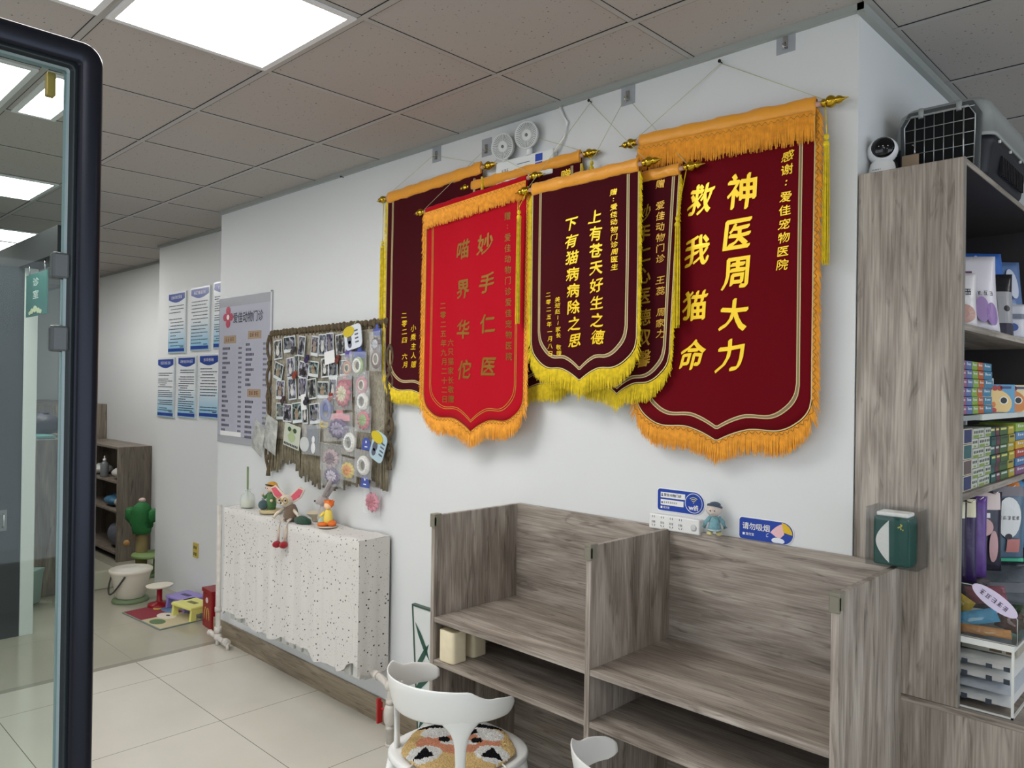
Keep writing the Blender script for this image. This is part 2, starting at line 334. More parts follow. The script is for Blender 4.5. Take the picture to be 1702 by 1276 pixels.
def finial(mb, c, d):
    """brass gourd finial starting at c and pointing along d (+1 or -1)"""
    prof = [(.008, -.004), (.0125, 0), (.013, .006), (.010, .009), (.0155, .014), (.0185, .021), (.0185, .027), (.015, .034), (.009, .039),
            (.0115, .043), (.0125, .048), (.0105, .054), (.006, .060), (.003, .067), (.001, .078)]
    mb.lathe(prof, c, (d, 0, 0), 18)
def banner(name_label, x0, x1, zl, zr, y, zs, tip, sleeve_h, cloth, sleeve_m, fringe, topfr, side_w, bot_len, texts, seed,
           braid='ivory', shear=0.0, apex=None, ends=None, tassel=None, tint=foil, rod=(.05, .05), bi=.047):
    rg = random.Random(seed); cx = (x0+x1)/2; hw = (x1-x0)/2; ztm = (zl+zr)/2
    t = thing('pennant', name_label, 'pennant', (cx, W-.002, max(zl, zr)), 'award pennants hung over one another')
    def top(x): return zl + (zr-zl)*(x-x0)/(x1-x0)
    def rip(x, z):            # gentle hang of the cloth, away from the wall
        d = max(0.0, ztm - z)
        return y + .0035*math.sin(9*(x+seed) + 2.5*z)*min(1, d*3) + .002*math.sin(23*x + seed)
    def P(x, z, k=0.0): return (x + shear*(z-ztm), rip(x, z) - k, z)
    def bottom(u, ins=0.0):   # u in -1..1 over the width
        a = abs(u); rc = .13/hw; zz = zs + ins
        if a > 1-rc: zz += .10*(1-math.sqrt(max(0, 1-((a-(1-rc))/rc)**2)))
        zz -= (zs-tip)*max(0, 1-a/.5)**1.8; zz -= .006*math.sin(math.pi*min(1, max(0, (a-.35)/.5)))
        return zz
    # cloth: a thin sheet with a front and a back
    m = at(t); nx, nz = 44, 26
    fr_, bk = [], []
    for i in range(nx+1):
        u = -math.cos(math.pi*i/nx) if False else -1+2*i/nx
        x = cx + u*hw; zt, zb = top(x)-.01, bottom(u)
        fr_.append([m.v(P(x, zt+(zb-zt)*j/nz)) for j in range(nz+1)]); bk.append([m.v(P(x, zt+(zb-zt)*j/nz, -.0025)) for j in range(nz+1)])
    for i in range(nx):
        for j in range(nz):
            m.face([fr_[i][j], fr_[i][j+1], fr_[i+1][j+1], fr_[i+1][j]], True); m.face([bk[i][j], bk[i+1][j], bk[i+1][j+1], bk[i][j+1]], True)
        m.face([fr_[i][nz], bk[i][nz], bk[i+1][nz], fr_[i+1][nz]]); m.face([fr_[i][0], fr_[i+1][0], bk[i+1][0], bk[i][0]])
    for j in range(nz): m.face([fr_[0][j], bk[0][j], bk[0][j+1], fr_[0][j+1]]); m.face([fr_[nx][j], fr_[nx][j+1], bk[nx][j+1], bk[nx][j]])
    m.build('cloth', cloth, t)
    # sleeve round the rod, softly gathered
    m = at(t); rings = []
    for i in range(61):
        x = x0 + .002 + (x1-x0-.004)*i/60; zc = top(x)-sleeve_h/2; ring = []
        for k in range(14):
            a = 2*math.pi*k/14; g = 1 + .10*noise.noise(Vector((x*26, k*.7, seed))) + (.10*noise.noise(Vector((x*60, k*1.3, seed))))
            ring.append((x, y - .001 + .0105*math.cos(a)*g - .002*math.sin(x*40+seed), zc + sleeve_h/2*math.sin(a)*g*(1+.06*math.sin(x*50+seed))))
        rings.append(ring)
    m.ring_skin(rings); m.build('sleeve', sleeve_m, t)
    # rod and finials
    sl = (zr-zl)/(x1-x0); xa, xb = x0-rod[0]*.35, x1+rod[1]*.35
    za, zb2 = top(xa)-sleeve_h/2, top(xb)-sleeve_h/2
    at(t).tube([(xa, y, za), (xb, y, zb2)], .0085, 10).build('rod', rodm, t)
    m = at(t); finial(m, (xa, y, za), -1); m.build('finial', gold, t)
    m = at(t); finial(m, (xb, y, zb2), 1); m.build('finial', gold, t)
    # border path: down the left side, along the bottom, up the right side
    def path(ins, step=.004, ztop=None):
        pts = []; zt = (ztop if ztop is not None else ztm - sleeve_h); w = hw-ins
        zc = bottom(1, ins)
        n = int((zt-zc)/step)
        for i in range(n): pts.append((cx-w, zt-(zt-zc)*i/n))
        k = int(2.3*hw/step)
        for i in range(k+1):
            u = -1+2*i/k; u = math.sin(u*math.pi/2)*.35 + u*.65
            pts.append((cx+u*w, bottom(u, ins)))
        for i in range(n): pts.append((cx+w, zc+(zt-zc)*(i+1)/n))
        return pts
    def ribbon(mb, pts, wd, k):
        L_ = len(pts); A = []; B = []
        for i, p in enumerate(pts):
            a = pts[max(0, i-1)]; b = pts[min(L_-1, i+1)]; dx, dz = b[0]-a[0], b[1]-a[1]; q = math.hypot(dx, dz) or 1; nx_, nz_ = -dz/q, dx/q
            A.append(mb.v(P(p[0]-nx_*wd/2, p[1]-nz_*wd/2, k))); B.append(mb.v(P(p[0]+nx_*wd/2, p[1]+nz_*wd/2, k)))
        for i in range(L_-1): mb.face([A[i], A[i+1], B[i+1], B[i]])
    m = at(t)
    if braid == 'ivory':
        ribbon(m, path(bi-.0045, .01), .0030, .0014); ribbon(m, path(bi+.0045, .01), .0030, .0014)
        ribbon(m, path(.004, .01), .004, .0012)
    else:
        ribbon(m, path(.045, .01), .0025, .0012); ribbon(m, path(.053, .01), .0025, .0012)
        ribbon(m, path(.003, .01), .003, .0012)
    m.build('braid', ivory if braid == 'ivory' else goldthread, t)
    if braid == 'ivory': m = at(t); ribbon(m, path(bi, .01), .0085, .0010); m.build('braid_band', mat('braid_tan', (138, 116, 84), .6), t)
    # wavy gold stitch inside the edge of the broad fringes
    if braid != 'ivory' or topfr:
        m = at(t); ps = path(-.006, .004); w = []
        for i, p in enumerate(ps):
            a = ps[max(0, i-1)]; b = ps[min(len(ps)-1, i+1)]; dx, dz = b[0]-a[0], b[1]-a[1]; q = math.hypot(dx, dz) or 1
            o = .0045*math.sin(i*1.15); w.append((p[0]-(-dz/q)*o*-1, p[1]-(dx/q)*o*-1))
        ribbon(m, w, .0022, .0075)
        if topfr:
            w = []
            for i in range(170):
                x = x0 + (x1-x0)*i/169; w.append((x, top(x)-sleeve_h-.006+.0045*math.sin(i*1.15)))
            for p, q in zip(w, w[1:]):
                m.face([m.v((p[0], y-.0145, p[1]-.0012)), m.v((q[0], y-.0145, q[1]-.0012)), m.v((q[0], y-.0145, q[1]+.0012)), m.v((p[0], y-.0145, p[1]+.0012))])
        m.build('wavy_stitch', mat('stitch_olive', (150, 110, 30), .5), t)
    # fringe: every strand a thin tapering thread
    m = at(t)
    def strand(a, b, wd, k0, k1):
        ax, az = a; bx, bz = b; mx_, mz_ = (ax+bx)/2 + rg.uniform(-.0015, .0015), (az+bz)/2
        rows = []
        for (x, z), k, w_ in (((ax, az), k0, wd), ((mx_, mz_), (k0+k1)/2+.001, wd*1.1), ((bx, bz), k1, wd*.35)):
            pp = P(x, z, k); rows.append((m.v((pp[0]-w_, pp[1], pp[2])), m.v((pp[0]+w_, pp[1], pp[2])), m.v((pp[0], pp[1]-w_*.8, pp[2]))))
        for r1, r2 in zip(rows, rows[1:]):
            for i in range(3): j = (i+1) % 3; m.face([r1[i], r1[j], r2[j], r2[i]])
    ps = path(-.001 if not topfr and braid == 'ivory' else .0, .0022)
    for i, p in enumerate(ps):
        a = ps[max(0, i-3)]; b = ps[min(len(ps)-1, i+3)]; dx, dz = b[0]-a[0], b[1]-a[1]; q = math.hypot(dx, dz) or 1
        ox, oz = dz/q, -dx/q                    # outward
        vert = max(0, -oz)                      # 1 on the bottom, 0 on the sides
        ln = (bot_len*vert + (side_w*2.0)*(1-vert))*rg.uniform(.82, 1.1)
        dxn, dzn = ox*(.55 if vert < .5 else .12) + rg.uniform(-.05, .05), -1.0*(.85 if vert < .5 else 1)
        if vert < .5:                           # side threads leave sideways and droop
            dxn = ox*side_w/(side_w*2.0)*rg.uniform(.75, 1.1); dzn = -.85
        strand(p, (p[0]+dxn*ln, p[1]+dzn*ln), .0019, .001 + rg.uniform(0, .002), .002+rg.uniform(0, .006))
        if vert >= .3: strand((p[0], p[1]), (p[0]+rg.uniform(-.004, .004), p[1]-ln*.97), .0019, -.001, -.001+rg.uniform(0, .003))
    # heading band of the fringe
    ribbon(m, path(-.003, .01), .007, .0005)
    if topfr:
        n = int((x1-x0)/.0022)
        for i in range(n):
            x = x0 + (x1-x0)*i/n; z = top(x)-sleeve_h+.004; ln = topfr*rg.uniform(.85, 1.08)
            for kk in (0, 1):
                xx = x+rg.uniform(-.001, .001); x_e = xx+rg.uniform(-.003, .003); rows = []
                for px_, pz, k, w_ in ((xx, z, .0125, .0018), ((xx+x_e)/2, z-ln*.5, .012+.002*kk, .002), (x_e, z-ln, .009+rg.uniform(0, .005), .0007)):
                    rows.append((m.v((px_-w_, y-k, pz)), m.v((px_+w_, y-k, pz)), m.v((px_, y-k-w_, pz))))
                for r1, r2 in zip(rows, rows[1:]):
                    for q in range(3): j = (q+1) % 3; m.face([r1[q], r1[j], r2[j], r2[q]])
        for i in range(60):
            xa_, xb_ = x0+(x1-x0)*i/60, x0+(x1-x0)*(i+1)/60
            m.face([m.v((xa_, y-.0135, top(xa_)-sleeve_h-.013)), m.v((xb_, y-.0135, top(xb_)-sleeve_h-.013)), m.v((xb_, y-.0135, top(xb_)-sleeve_h+.004)), m.v((xa_, y-.0135, top(xa_)-sleeve_h+.004))])
    m.build('fringe', fringe, t)
    # lettering
    for tx in texts:
        m = at(t); glyphs(m, tx, lambda x, z: (x, rip(x, z)-.0016, z)); m.build('lettering', tint, t)
    # cord up to its hook or nail
    if apex:
        c1 = [(xa-.012, y, za+.006), apex]; c2 = [(xb+.012, y, zb2+.006), apex]
        m = at(t)
        for c in ((c1, c2) if ends is None else [(c1, c2)[k] for k in ends]): m.tube(c, .0011, 5)
        m.build('cord', cordm, t)
    # tassels hung from the rod ends
    for tx, z0, z1 in (tassel or ()):
        m = at(t); ty = y-.012
        ztop_ = (za if tx < cx else zb2); m.tube([(xa-.01 if tx < cx else xb+.01, y-.006, ztop_-.008), (tx, ty, z0+.02), (tx, ty, z0)], .0016, 5)
        m.ball((tx, ty, z0), .008, .008, .010, 10, 4); m.ball((tx, ty, z0-.022), .010, .010, .012, 10, 4)
        for k in range(46):
            a = rg.uniform(0, 6.28); r0 = rg.uniform(.002, .009); r1 = r0*rg.uniform(1.1, 1.5)
            m.tube([(tx+r0*math.cos(a), ty+r0*math.sin(a), z0-.028), (tx+r1*math.cos(a), ty+r1*math.sin(a)*.8, (z0+z1)/2), (tx+r1*1.05*math.cos(a), ty+r1*math.sin(a)*.8, z1+rg.uniform(-.006, .012))], .0015, 4, cap=False)
        m.build('tassel', fr_y, t)
    return t
def column(txt, xa, xb, z0, z1, size, bold=0, sx=1, sl=0):
    """characters evenly stacked from z0 down to z1"""
    n = len(txt); out = []
    for i, ch in enumerate(txt):
        k = (i+.5)/n
        if ch != ' ': out.append((ch, xa+(xb-xa)*k, z0+(z1-z0)*k, size, bold, sx, sl))
    return out
# far left maroon pennant
banner('maroon pennant with yellow fringe, leftmost of the overlapping ones, beside the macrame', -3.165, -2.475, 2.702, 2.728, 2.345, 1.705, 1.66, .055, velvet_d, satin, fr_y, 0, .014, .068,
       [column('小乘主人赠', -2.945, -2.935, 2.028, 1.808, .034, .0006, 1.25, .12), column('二零二四 六月', -3.017, -3.001, 2.092, 1.808, .033, .0006, 1.25, .12)], 1,
       apex=(-2.828, 2.36, 2.83), tassel=((-3.190, 2.45, 2.06),))
# maroon pennant mostly hidden behind the red and the centre ones
banner('maroon pennant mostly hidden behind the bright red one, under the emergency light', -2.545, -1.915, 2.655, 2.668, 2.352, 1.745, 1.70, .048, velvet_d, satin, fr_y, 0, .014, .07,
       [column('赠', -1.995, -1.995, 2.607, 2.555, .048, .0004, 1.1, .12)], 2, apex=(-2.23, 2.362, 2.80), tassel=((-1.853, 2.60, 2.28),))
# large crimson pennant on the right
banner('largest dark red pennant with orange fringe and big gold characters, rightmost', -1.625, -.972, 2.660, 2.636, 2.335, 1.602, 1.553, .052, velvet_b, satin, fr_o, .092, .024, .078,
       [column('感谢:爱佳宠物医院', -1.061, -1.075, 2.490, 2.106, .035, .0006, 1.2, .1),
       [('神', -1.219, 2.385, .122, .0032, .92, .16), ('医', -1.232, 2.245, .115, .0032, .92, .16), ('周', -1.238, 2.115, .115, .0032, .92, .16), ('大', -1.243, 1.98, .115, .0032, .92, .16), ('力', -1.255, 1.845, .115, .0032, .92, .16)],
       [('救', -1.372, 2.385, .108, .0030, .92, .16), ('我', -1.385, 2.205, .108, .0030, .92, .16), ('猫', -1.388, 2.02, .108, .0030, .92, .16), ('命', -1.397, 1.845, .108, .0030, .92, .16)]], 3,
       apex=(-1.322, 2.372, 2.847), tassel=((-.938, 2.50, 2.115),), rod=(.05, .05))
# narrow maroon one between
banner('narrow-looking maroon pennant half hidden behind the centre one, its right edge on the largest one', -1.875, -1.438, 2.512, 2.515, 2.312, 1.75, 1.705, .040, velvet_d, satin, fr_y, 0, .014, .068,
       [column('赠 爱佳动物门诊 王蕊 周家力', -1.520, -1.512, 2.475, 1.905, .031, .0005, 1.25, .12), column('妙手仁心医德双馨', -1.585, -1.582, 2.40, 1.80, .064, .0012, .95, .12)], 4, shear=.05,
       apex=(-1.713, 2.365, 2.83), tassel=((-1.440, 2.32, 1.945),), tint=mat('foil_bronze', (206, 160, 50), .42, .3), bi=.026)
# bright red pennant
banner('bright red pennant with orange fringe and olive gold characters, second from left', -2.795, -2.148, 2.560, 2.600, 2.295, 1.585, 1.525, .030, velvet_r, velvet_r, fr_o, .075, .026, .078,
       [[('妙', -2.395, 2.345, .092, .0022, 1.05, .08), ('手', -2.378, 2.175, .088, .0022, 1.1, .08), ('仁', -2.372, 1.998, .088, .0022, 1.1, .08), ('医', -2.362, 1.815, .088, .0022, 1.1, .08)],
        [('喵', -2.535, 2.335, .088, .0022, 1.05, .08), ('界', -2.535, 2.16, .088, .0022, 1.05, .08), ('华', -2.528, 1.98, .088, .0022, 1.05, .08), ('佗', -2.52, 1.80, .088, .0022, 1.05, .08)],
       column('赠:爱佳动物门诊爱佳宠物医院', -2.261, -2.234, 2.468, 1.832, .035, .0004, 1.15), column('六只猫家长敬赠', -2.616, -2.605, 1.945, 1.648, .035, .0004, 1.15),
       column('二零二五年九月二十二日', -2.672, -2.646, 2.115, 1.645, .034, .0004, 1.15)], 5, braid='gold', apex=(-2.482, 2.37, 2.79), tint=foil_dk)
# front centre maroon pennant
banner('front centre maroon pennant with yellow fringe and two columns of gold characters', -2.098, -1.580, 2.548, 2.552, 2.268, 1.805, 1.752, .048, velvet_d, satin, fr_y, 0, .016, .072,
       [column('上有苍天好生之德', -1.777, -1.750, 2.402, 1.885, .056, .0014, 1.15, .12), column('下有猫病病除之思', -1.893, -1.859, 2.387, 1.877, .055, .0014, 1.15, .12),
       column('赠:爱佳动物门诊周医生', -1.691, -1.681, 2.460, 2.158, .024, .0004, 1.4, .1), column('美短赵11家长 敬赠', -1.951, -1.940, 2.082, 1.850, .021, .0003, 1.3, .1),
       column('二零二五年一月八日', -2.001, -1.984, 2.107, 1.846, .022, .0003, 1.3, .1)], 6, apex=(-1.889, 2.372, 2.852), tassel=((-2.158, 2.44, 1.99),))

# red top strip of the bright pennant sits above its fringe (wide sleeve); hooks and nails on the wall
def hook(x, z, label):
    t = thing('adhesive_hook', label, 'hook', (x, W, z), 'clear adhesive hooks holding the pennants')
    at(t).box(x-.032, x+.032, W-.002, W, z-.040, z+.040).build('backing', mat('clear_plastic_pad', (196, 200, 206), .15, alpha=.55), t, bevel=.001)
    m = at(t); m.box(x-.008, x+.008, W-.006, W-.002, z-.028, z+.012); m.tube([(x, W-.006, z-.006), (x, W-.008, z-.022), (x, W-.014, z-.030), (x, W-.022, z-.026), (x, W-.024, z-.016)], .0022, 8)
    m.build('hook', chrome, t)
hook(-1.713, 2.842, 'clear adhesive hook on the wall above the narrow pennant, right of the emergency light')
hook(-2.482, 2.800, 'clear adhesive hook on the wall touching the left lamp of the emergency light')
hook(-2.828, 2.840, 'clear adhesive hook at the ceiling edge, leftmost of the hooks')
hook(-1.095, 2.858, 'small clear adhesive hook under the ceiling above the largest pennant')
for x, z, l in ((-1.889, 2.856, 'black nail just under the ceiling left of the clear hook'), (-1.322, 2.850, 'black nail holding the cord of the largest dark red pennant'), (-3.62, 2.868, 'small nail at the ceiling edge, far left above the macrame')):
    m = MB((x, W, z)); m.tube([(x, W, z), (x, W-.018, z+.002)], .002, 8); m.tube([(x, W-.018, z+.002), (x, W-.020, z+.002)], .006, 10)
    tag(m.build('nail', black), l, 'nail', 'nails holding pennant cords')

# emergency light
t = thing('emergency_light', 'white twin-head emergency light unit on the wall above the pennants', 'emergency light', (-2.2, W, 2.62))
at(t).box(-2.39, -2.06, W-.034, W, 2.60, 2.705).build('body', mat('emergency_body', (222, 225, 224), .35), t, bevel=.006)
for x, z in ((-2.335, 2.762), (-2.195, 2.782)):
    m = at(t); ax = Vector((.18, -1, -.12)).normalized(); c = Vector((x, W-.045, z))
    m.lathe([(.030, -.035), (.048, -.022), (.056, 0), (.058, .008), (.053, .010), (.050, .004)], c, ax, 28); h = m.build('lamp_head', mat('lamp_housing', (205, 208, 206), .3), t)
    m = at(t); m.lathe([(.050, .004), (.034, -.004), (.010, -.014), (.008, -.004), (.002, .0)], c, ax, 36, cap=False)
    for k in range(36):
        a = k*math.pi/18; rf = Vector((1, 0, 0)); A = ax.cross(Vector((0, 0, 1))).normalized(); B = ax.cross(A).normalized(); d = A*math.cos(a)+B*math.sin(a)
        m.tube([c+d*.012+ax*.002, c+d*.050+ax*.007], .0009, 4)
    m.ball(c+ax*.004, .007, n=10, m=4)
    m.build('lens', mat('lamp_lens', (120, 126, 122), .1, .9), h)
    m = at(t); m.tube([(x, W-.03, z-.045), (x, W-.028, 2.70)], .014, 12); m.build('neck', mat('emergency_body', (222, 225, 224)), t)
m = at(t); f_ = facing(W-.0350); rect(m, -2.155, -2.115, 2.665, 2.695, f_); rect(m, -2.155, -2.115, 2.632, 2.660, f_); m.build('blue_label', mat('label_blue', (36, 70, 170), .4), t)
m = at(t); rect(m, -2.26, -2.185, 2.672, 2.675, f_); marks(m, -2.33, 2.66, 3, .014, f_, 4); rect(m, -2.345, -2.29, 2.643, 2.647, f_); m.build('print', mat('print_grey', (70, 74, 80), .5), t)
at(t).tube([(-2.06, W-.02, 2.69), (-2.02, W-.014, 2.74), (-2.005, W-.01, 2.80), (-2.04, W-.008, 2.86), (-2.05, W-.006, 2.893)], .006, 8).build('conduit', white, t)
# ------------------------------------------------------------------ glass door standing open on the left
GX0 = -1.30
t = thing('glass_door', 'black framed glass door with rounded corner, standing open at the left', 'door', (GX0, -.20, 0))
def rounded_frame(mb, y0, y1, z0, z1, wd, rc, xa, xb):
    """closed profile frame in the plane x = const, outer corner radius rc"""
    def loop(ins):
        out = []; r = max(rc-ins, .004); e = ins+r
        for (cy, cz, a0) in ((y1-e, z1-e, 0), (y0+e, z1-e, 90), (y0+e, z0+e, 180), (y1-e, z0+e, 270)):
            for k in range(9):
                a = R(a0 + 90*k/8); out.append((cy + r*math.cos(a), cz + r*math.sin(a)))
        return out
    prof = [(0, xa+.008), (.004, xa+.002), (.012, xa), (wd-.006, xa), (wd, xa+.004), (wd, xb-.004), (wd-.006, xb), (.012, xb), (.004, xb-.002), (0, xb-.008)]
    loops = [[mb.v((x, y, z)) for y, z in loop(i)] for i, x in prof]
    for k in range(len(loops)):
        a, b = loops[k], loops[(k+1) % len(loops)]
        for i in range(len(a)): j = (i+1) % len(a); mb.face([a[i], a[j], b[j], b[i]], True)
m = at(t); rounded_frame(m, -.42, .410, .04, 2.248, .036, .03, GX0-.012, GX0+.012); m.build('frame', dark_frame, t)
m = at(t); rounded_frame(m, -.384, .3745, .076, 2.2125, .004, .012, GX0-.008, GX0+.008); m.build('gasket', mat('gasket', (40, 48, 52), .4), t)
m = at(t); rounded_frame(m, -.380, .3705, .0795, 2.2085, .0014, .012, GX0-.007, GX0+.007); m.build('seal', mat('seal_pale', (170, 190, 196), .2, emis=0), t)
glass = pane('door_glass', (.86, .91, .89), .6)
at(t).box(GX0-.003, GX0+.003, -.3785, .3690, .081, 2.207).build('glass', glass, t)
for z0, z1 in ((1.882, 1.922), (1.772, 1.812)):
    at(t).box(GX0-.009, GX0+.009, .343, .3675, z0-.0, z1).build('clamp', mat('clamp_grey', (84, 88, 90), .4, .3), t, bevel=.004)
m = at(t); m.box(GX0-.028, GX0-.013, .338, .350, 2.160, 2.196); m.build('bracket', mat('bracket_yellow', (176, 146, 70), .4, .4), t, bevel=.002)
m = at(t); m.box(GX0-.03, GX0+.03, .33, .36, .0, .04); m.build('bottom_pivot', chrome, t)

# consulting room partition seen through the glass
struct(MB().box(-6.02, -5.96, .1, 1.42, 0, 2.48).build('wall_partition', mat('partition_dark', (58, 62, 64), .85, spec=.15, vary=.15, vscale=3)))
struct(MB().box(-6.02, -5.95, 1.42, 1.50, 0, 2.48).build('trim_door_post', mat('jamb_pale', (206, 212, 206), .4), bevel=.003))
struct(MB().box(-9.2, -5.12, 1.385, 1.52, 2.48, 2.65).build('trim_door_header', mat('header_dark', (24, 27, 30), .6), bevel=.002))
t = thing('pull_handle', 'small grey pull handle on the dark partition seen through the glass', 'handle', (-5.95, 1.33, .9))
at(t).box(-5.958, -5.954, 1.29, 1.34, .72, .86).build('plate', mat('handle_plate', (130, 132, 130), .3, .8), t, bevel=.004)
at(t).tube([(-5.954, 1.315, .745), (-5.925, 1.315, .755), (-5.925, 1.315, .825), (-5.954, 1.315, .835)], .006, 8).build('grip', chrome, t)
t = thing('room_sign', 'teal room sign hanging under the dark doorway header', 'sign', (-5.59, 1.40, 2.27))
teal = mat('sign_teal', (52, 110, 102), .4)
m = at(t); m.box(-5.82, -5.36, 1.395, 1.405, 2.135, 2.41); m.build('panel', teal, t, bevel=.003)
m = at(t)
for x in (-5.76, -5.42): m.tube([(x, 1.40, 2.405), (x, 1.40, 2.485)], .004, 6)
m.build('hanger', chrome, t)
m = at(t); glyphs(m, [('诊', -5.59, 2.352, .058, .0006, 2.4), ('室', -5.59, 2.272, .058, .0006, 2.4)], facing(1.3935)); m.build('lettering', mat('sign_letter', (210, 226, 216), .5), t)
m = at(t)
for cx, cz, r in ((-5.67, 2.168, .018), (-5.60, 2.178, .022), (-5.53, 2.166, .018), (-5.48, 2.158, .014), (-5.72, 2.158, .012)):
    m.lathe([(r, 0), (r, .0015)], (cx, 1.3935, cz), (0, -1, 0), 16, sc=(1.8, 1))
m.build('paw_cloud', mat('sign_pale', (200, 208, 170), .5), t)

# ------------------------------------------------------------------ notice posters on the recess wall
PO_W, PO_B, PO_BLUE = mat('poster_white', (228, 236, 240), .25), None, mat('poster_blue', (24, 62, 150), .3)
def poster_paper():
    m = mat('poster_paper', (220, 232, 240), .25); L = m.node_tree.links; tc = nd(m, 'ShaderNodeTexCoord'); sp = nd(m, 'ShaderNodeSeparateXYZ'); L.new(tc.outputs['Generated'], sp.inputs[0])
    cr = nd(m, 'ShaderNodeValToRGB'); e = cr.color_ramp.elements; e[0].position = .05; e[0].color = lin((140, 196, 226)); e[1].position = .5; e[1].color = lin((232, 236, 238))
    L.new(sp.outputs[2], cr.inputs[0]); L.new(cr.outputs[0], m.node_tree.nodes['Principled BSDF'].inputs['Base Color']); return m
PP = poster_paper(); ink = mat('ink_dark', (52, 60, 72), .5)
def poster(cx, z0, z1, rows, label, seed, title):
    wd, y = .345, W2; rg = random.Random(seed); x0, x1 = cx-wd/2, cx+wd/2
    t = thing('notice_poster', label, 'poster', (cx, W2, z0), 'blue and white notice posters on the recess wall')
    at(t).box(x0, x1, y-.012, y, z0, z1).build('backing_board', mat('poster_edge', (206, 212, 214), .3, .3), t, bevel=.002)
    at(t).box(x0+.010, x1-.010, y-.0135, y-.0118, z0+.008, z1-.008).build('paper', PP, t)
    f_ = facing(y-.0142); m = at(t)
    pts = [(x0+.014, z1-.014), (x1-.014, z1-.014), (x1-.014, z1-.060)] + [(x1-.014-(wd-.028)*k/12, z1-.060-.028*math.sin(math.pi*k/12)) for k in range(1, 12)] + [(x0+.014, z1-.060)]
    m.face([m.v(f_(*p)) for p in pts]); m.build('header', PO_BLUE, t)
    m = at(t); rect(m, x0+.014, x1-.014, z0+.014, z0+.040, f_); m.build('footer', PO_BLUE, t)
    m = at(t); marks(m, cx, z1-.045, title, .030, facing(y-.0146), seed); m.build('title', white, t)
    m = at(t); zt = z1-.115; zb = z0+.062
    for r in range(rows):
        z = zt + (zb-zt)*r/(rows-1)
        if rg.random() < .12: continue
        x = x0+.025 + (.03 if rg.random() < .3 else 0); xe = x1-.028 - (rg.uniform(.02, .16) if rg.random() < .45 else 0)
        while x < xe:
            w = rg.uniform(.006, .022); rect(m, x, min(x+w, xe), z-.0036, z+.0036, f_); x += w+.0035
    rect(m, x1-.10, x1-.03, z0+.047, z0+.054, f_)
    m.build('print', ink, t)
TI = [7, 7, 6, 7, 8, 6]
poster(-6.395, 1.962, 2.468, 13, 'white and blue notice poster, upper row, first from the wall edge', 11, TI[0])
poster(-5.955, 1.972, 2.476, 13, 'white and blue notice poster, upper row, between two others', 12, TI[1])
poster(-5.545, 1.98, 2.49, 20, 'blue and white notice poster, upper row, partly hidden by the wall corner', 13, TI[2])
poster(-6.600, 1.425, 1.928, 21, 'white and blue notice poster, lower row, first from the wall edge', 14, TI[3])
poster(-6.183, 1.435, 1.936, 19, 'white and blue notice poster, lower row, between two others', 15, TI[4])
poster(-5.778, 1.448, 1.945, 15, 'white and blue notice poster in the lower row beside the corner of the wall', 16, TI[5])

# ------------------------------------------------------------------ price board
t = thing('price_board', 'tall grey price board with red cross emblem, left of the macrame', 'board', (-4.73, W, 1.33))
bx0, bx1, bz0, bz1 = -5.092, -4.372, 1.325, 2.305
at(t).box(bx0, bx1, W-.010, W-.001, bz0, bz1).build('panel', mat('board_grey', (172, 174, 180), .22, coat=.3, vary=.05, vscale=3), t, bevel=.002)
f_ = facing(W-.0112)
m = at(t); rect(m, bx0+.012, bx1-.012, bz0+.05, bz1-.07, facing(W-.0106)); m.build('printed_field', mat('board_field', (178, 178, 192), .3), t)
m = at(t); rect(m, bx0, bx1, bz1-.010, bz1, f_); rect(m, bx1-.014, bx1, bz0+.2, bz1, f_); m.build('edge_strip', mat('board_edge', (225, 228, 230), .25), t)
m = at(t)
for dx, dz, sx, sz in ((0, .042, .032, .030), (0, -.042, .032, .030), (.04, 0, .032, .026), (-.04, 0, .032, .026)):
    m.lathe([(sx, 0), (sx, .001)], (-4.955+dx*1.0, W-.0112, 2.165+dz), (0, -1, 0), 16, sc=(1, sz/sx))
m.build('cross_emblem', mat('emblem_red', (176, 62, 84), .4), t)
m = at(t); m.lathe([(.018, 0), (.018, .001)], (-4.955, W-.0122, 2.165), (0, -1, 0), 16); m.build('emblem_centre', white, t)
m = at(t); line_text(m, '爱佳动物门诊', -4.885, 2.150, .074, f_, .0014, .92); m.build('title', mat('ink_title', (60, 64, 76), .5), t)
brown = mat('label_tan', (166, 146, 120), .4)
for cx, cz, s_ in ((-4.925, 2.015, '####'), (-4.585, 2.035, '####'), (-4.585, 1.662, '####')):
    m = at(t); rect(m, cx-.088, cx+.088, cz-.026, cz+.026, f_); l = m.build('section_label', brown, t)
    m = at(t); marks(m, cx, cz, len(s_), .032, facing(W-.0118), int(cx*-99)); m.build('section_title', mat('label_ink', (120, 52, 44), .5), l)
m = at(t); rg = random.Random(5)
def entry(x, z, n, xr):
    q = x
    for k in range(n): rect(m, q, q+.015, z-.0085, z+.0085, f_); rect(m, q+.002, q+.013, z-.001, z+.001, facing(W-.0116)); q += .0185
    for k in range(3): rect(m, xr+k*.016, xr+k*.016+.011, z-.007, z+.007, f_)
for k in range(18): entry(-5.03, 1.955-.0315*k-.0006*k, rg.choice([3, 3, 4, 5, 6]), -4.80)
for k in range(9): entry(-4.70, 1.975-.0325*k, rg.choice([3, 4, 5, 6]), -4.47)
for k in range(8): entry(-4.70, 1.605-.0325*k, rg.choice([4, 5, 6, 6]), -4.47)
m.build('price_rows', mat('ink_board', (92, 92, 108), .5), t)
m = at(t); rect(m, -5.045, -4.75, 1.372, 1.402, facing(W-.0118)); m.build('paper_strip', white, t)

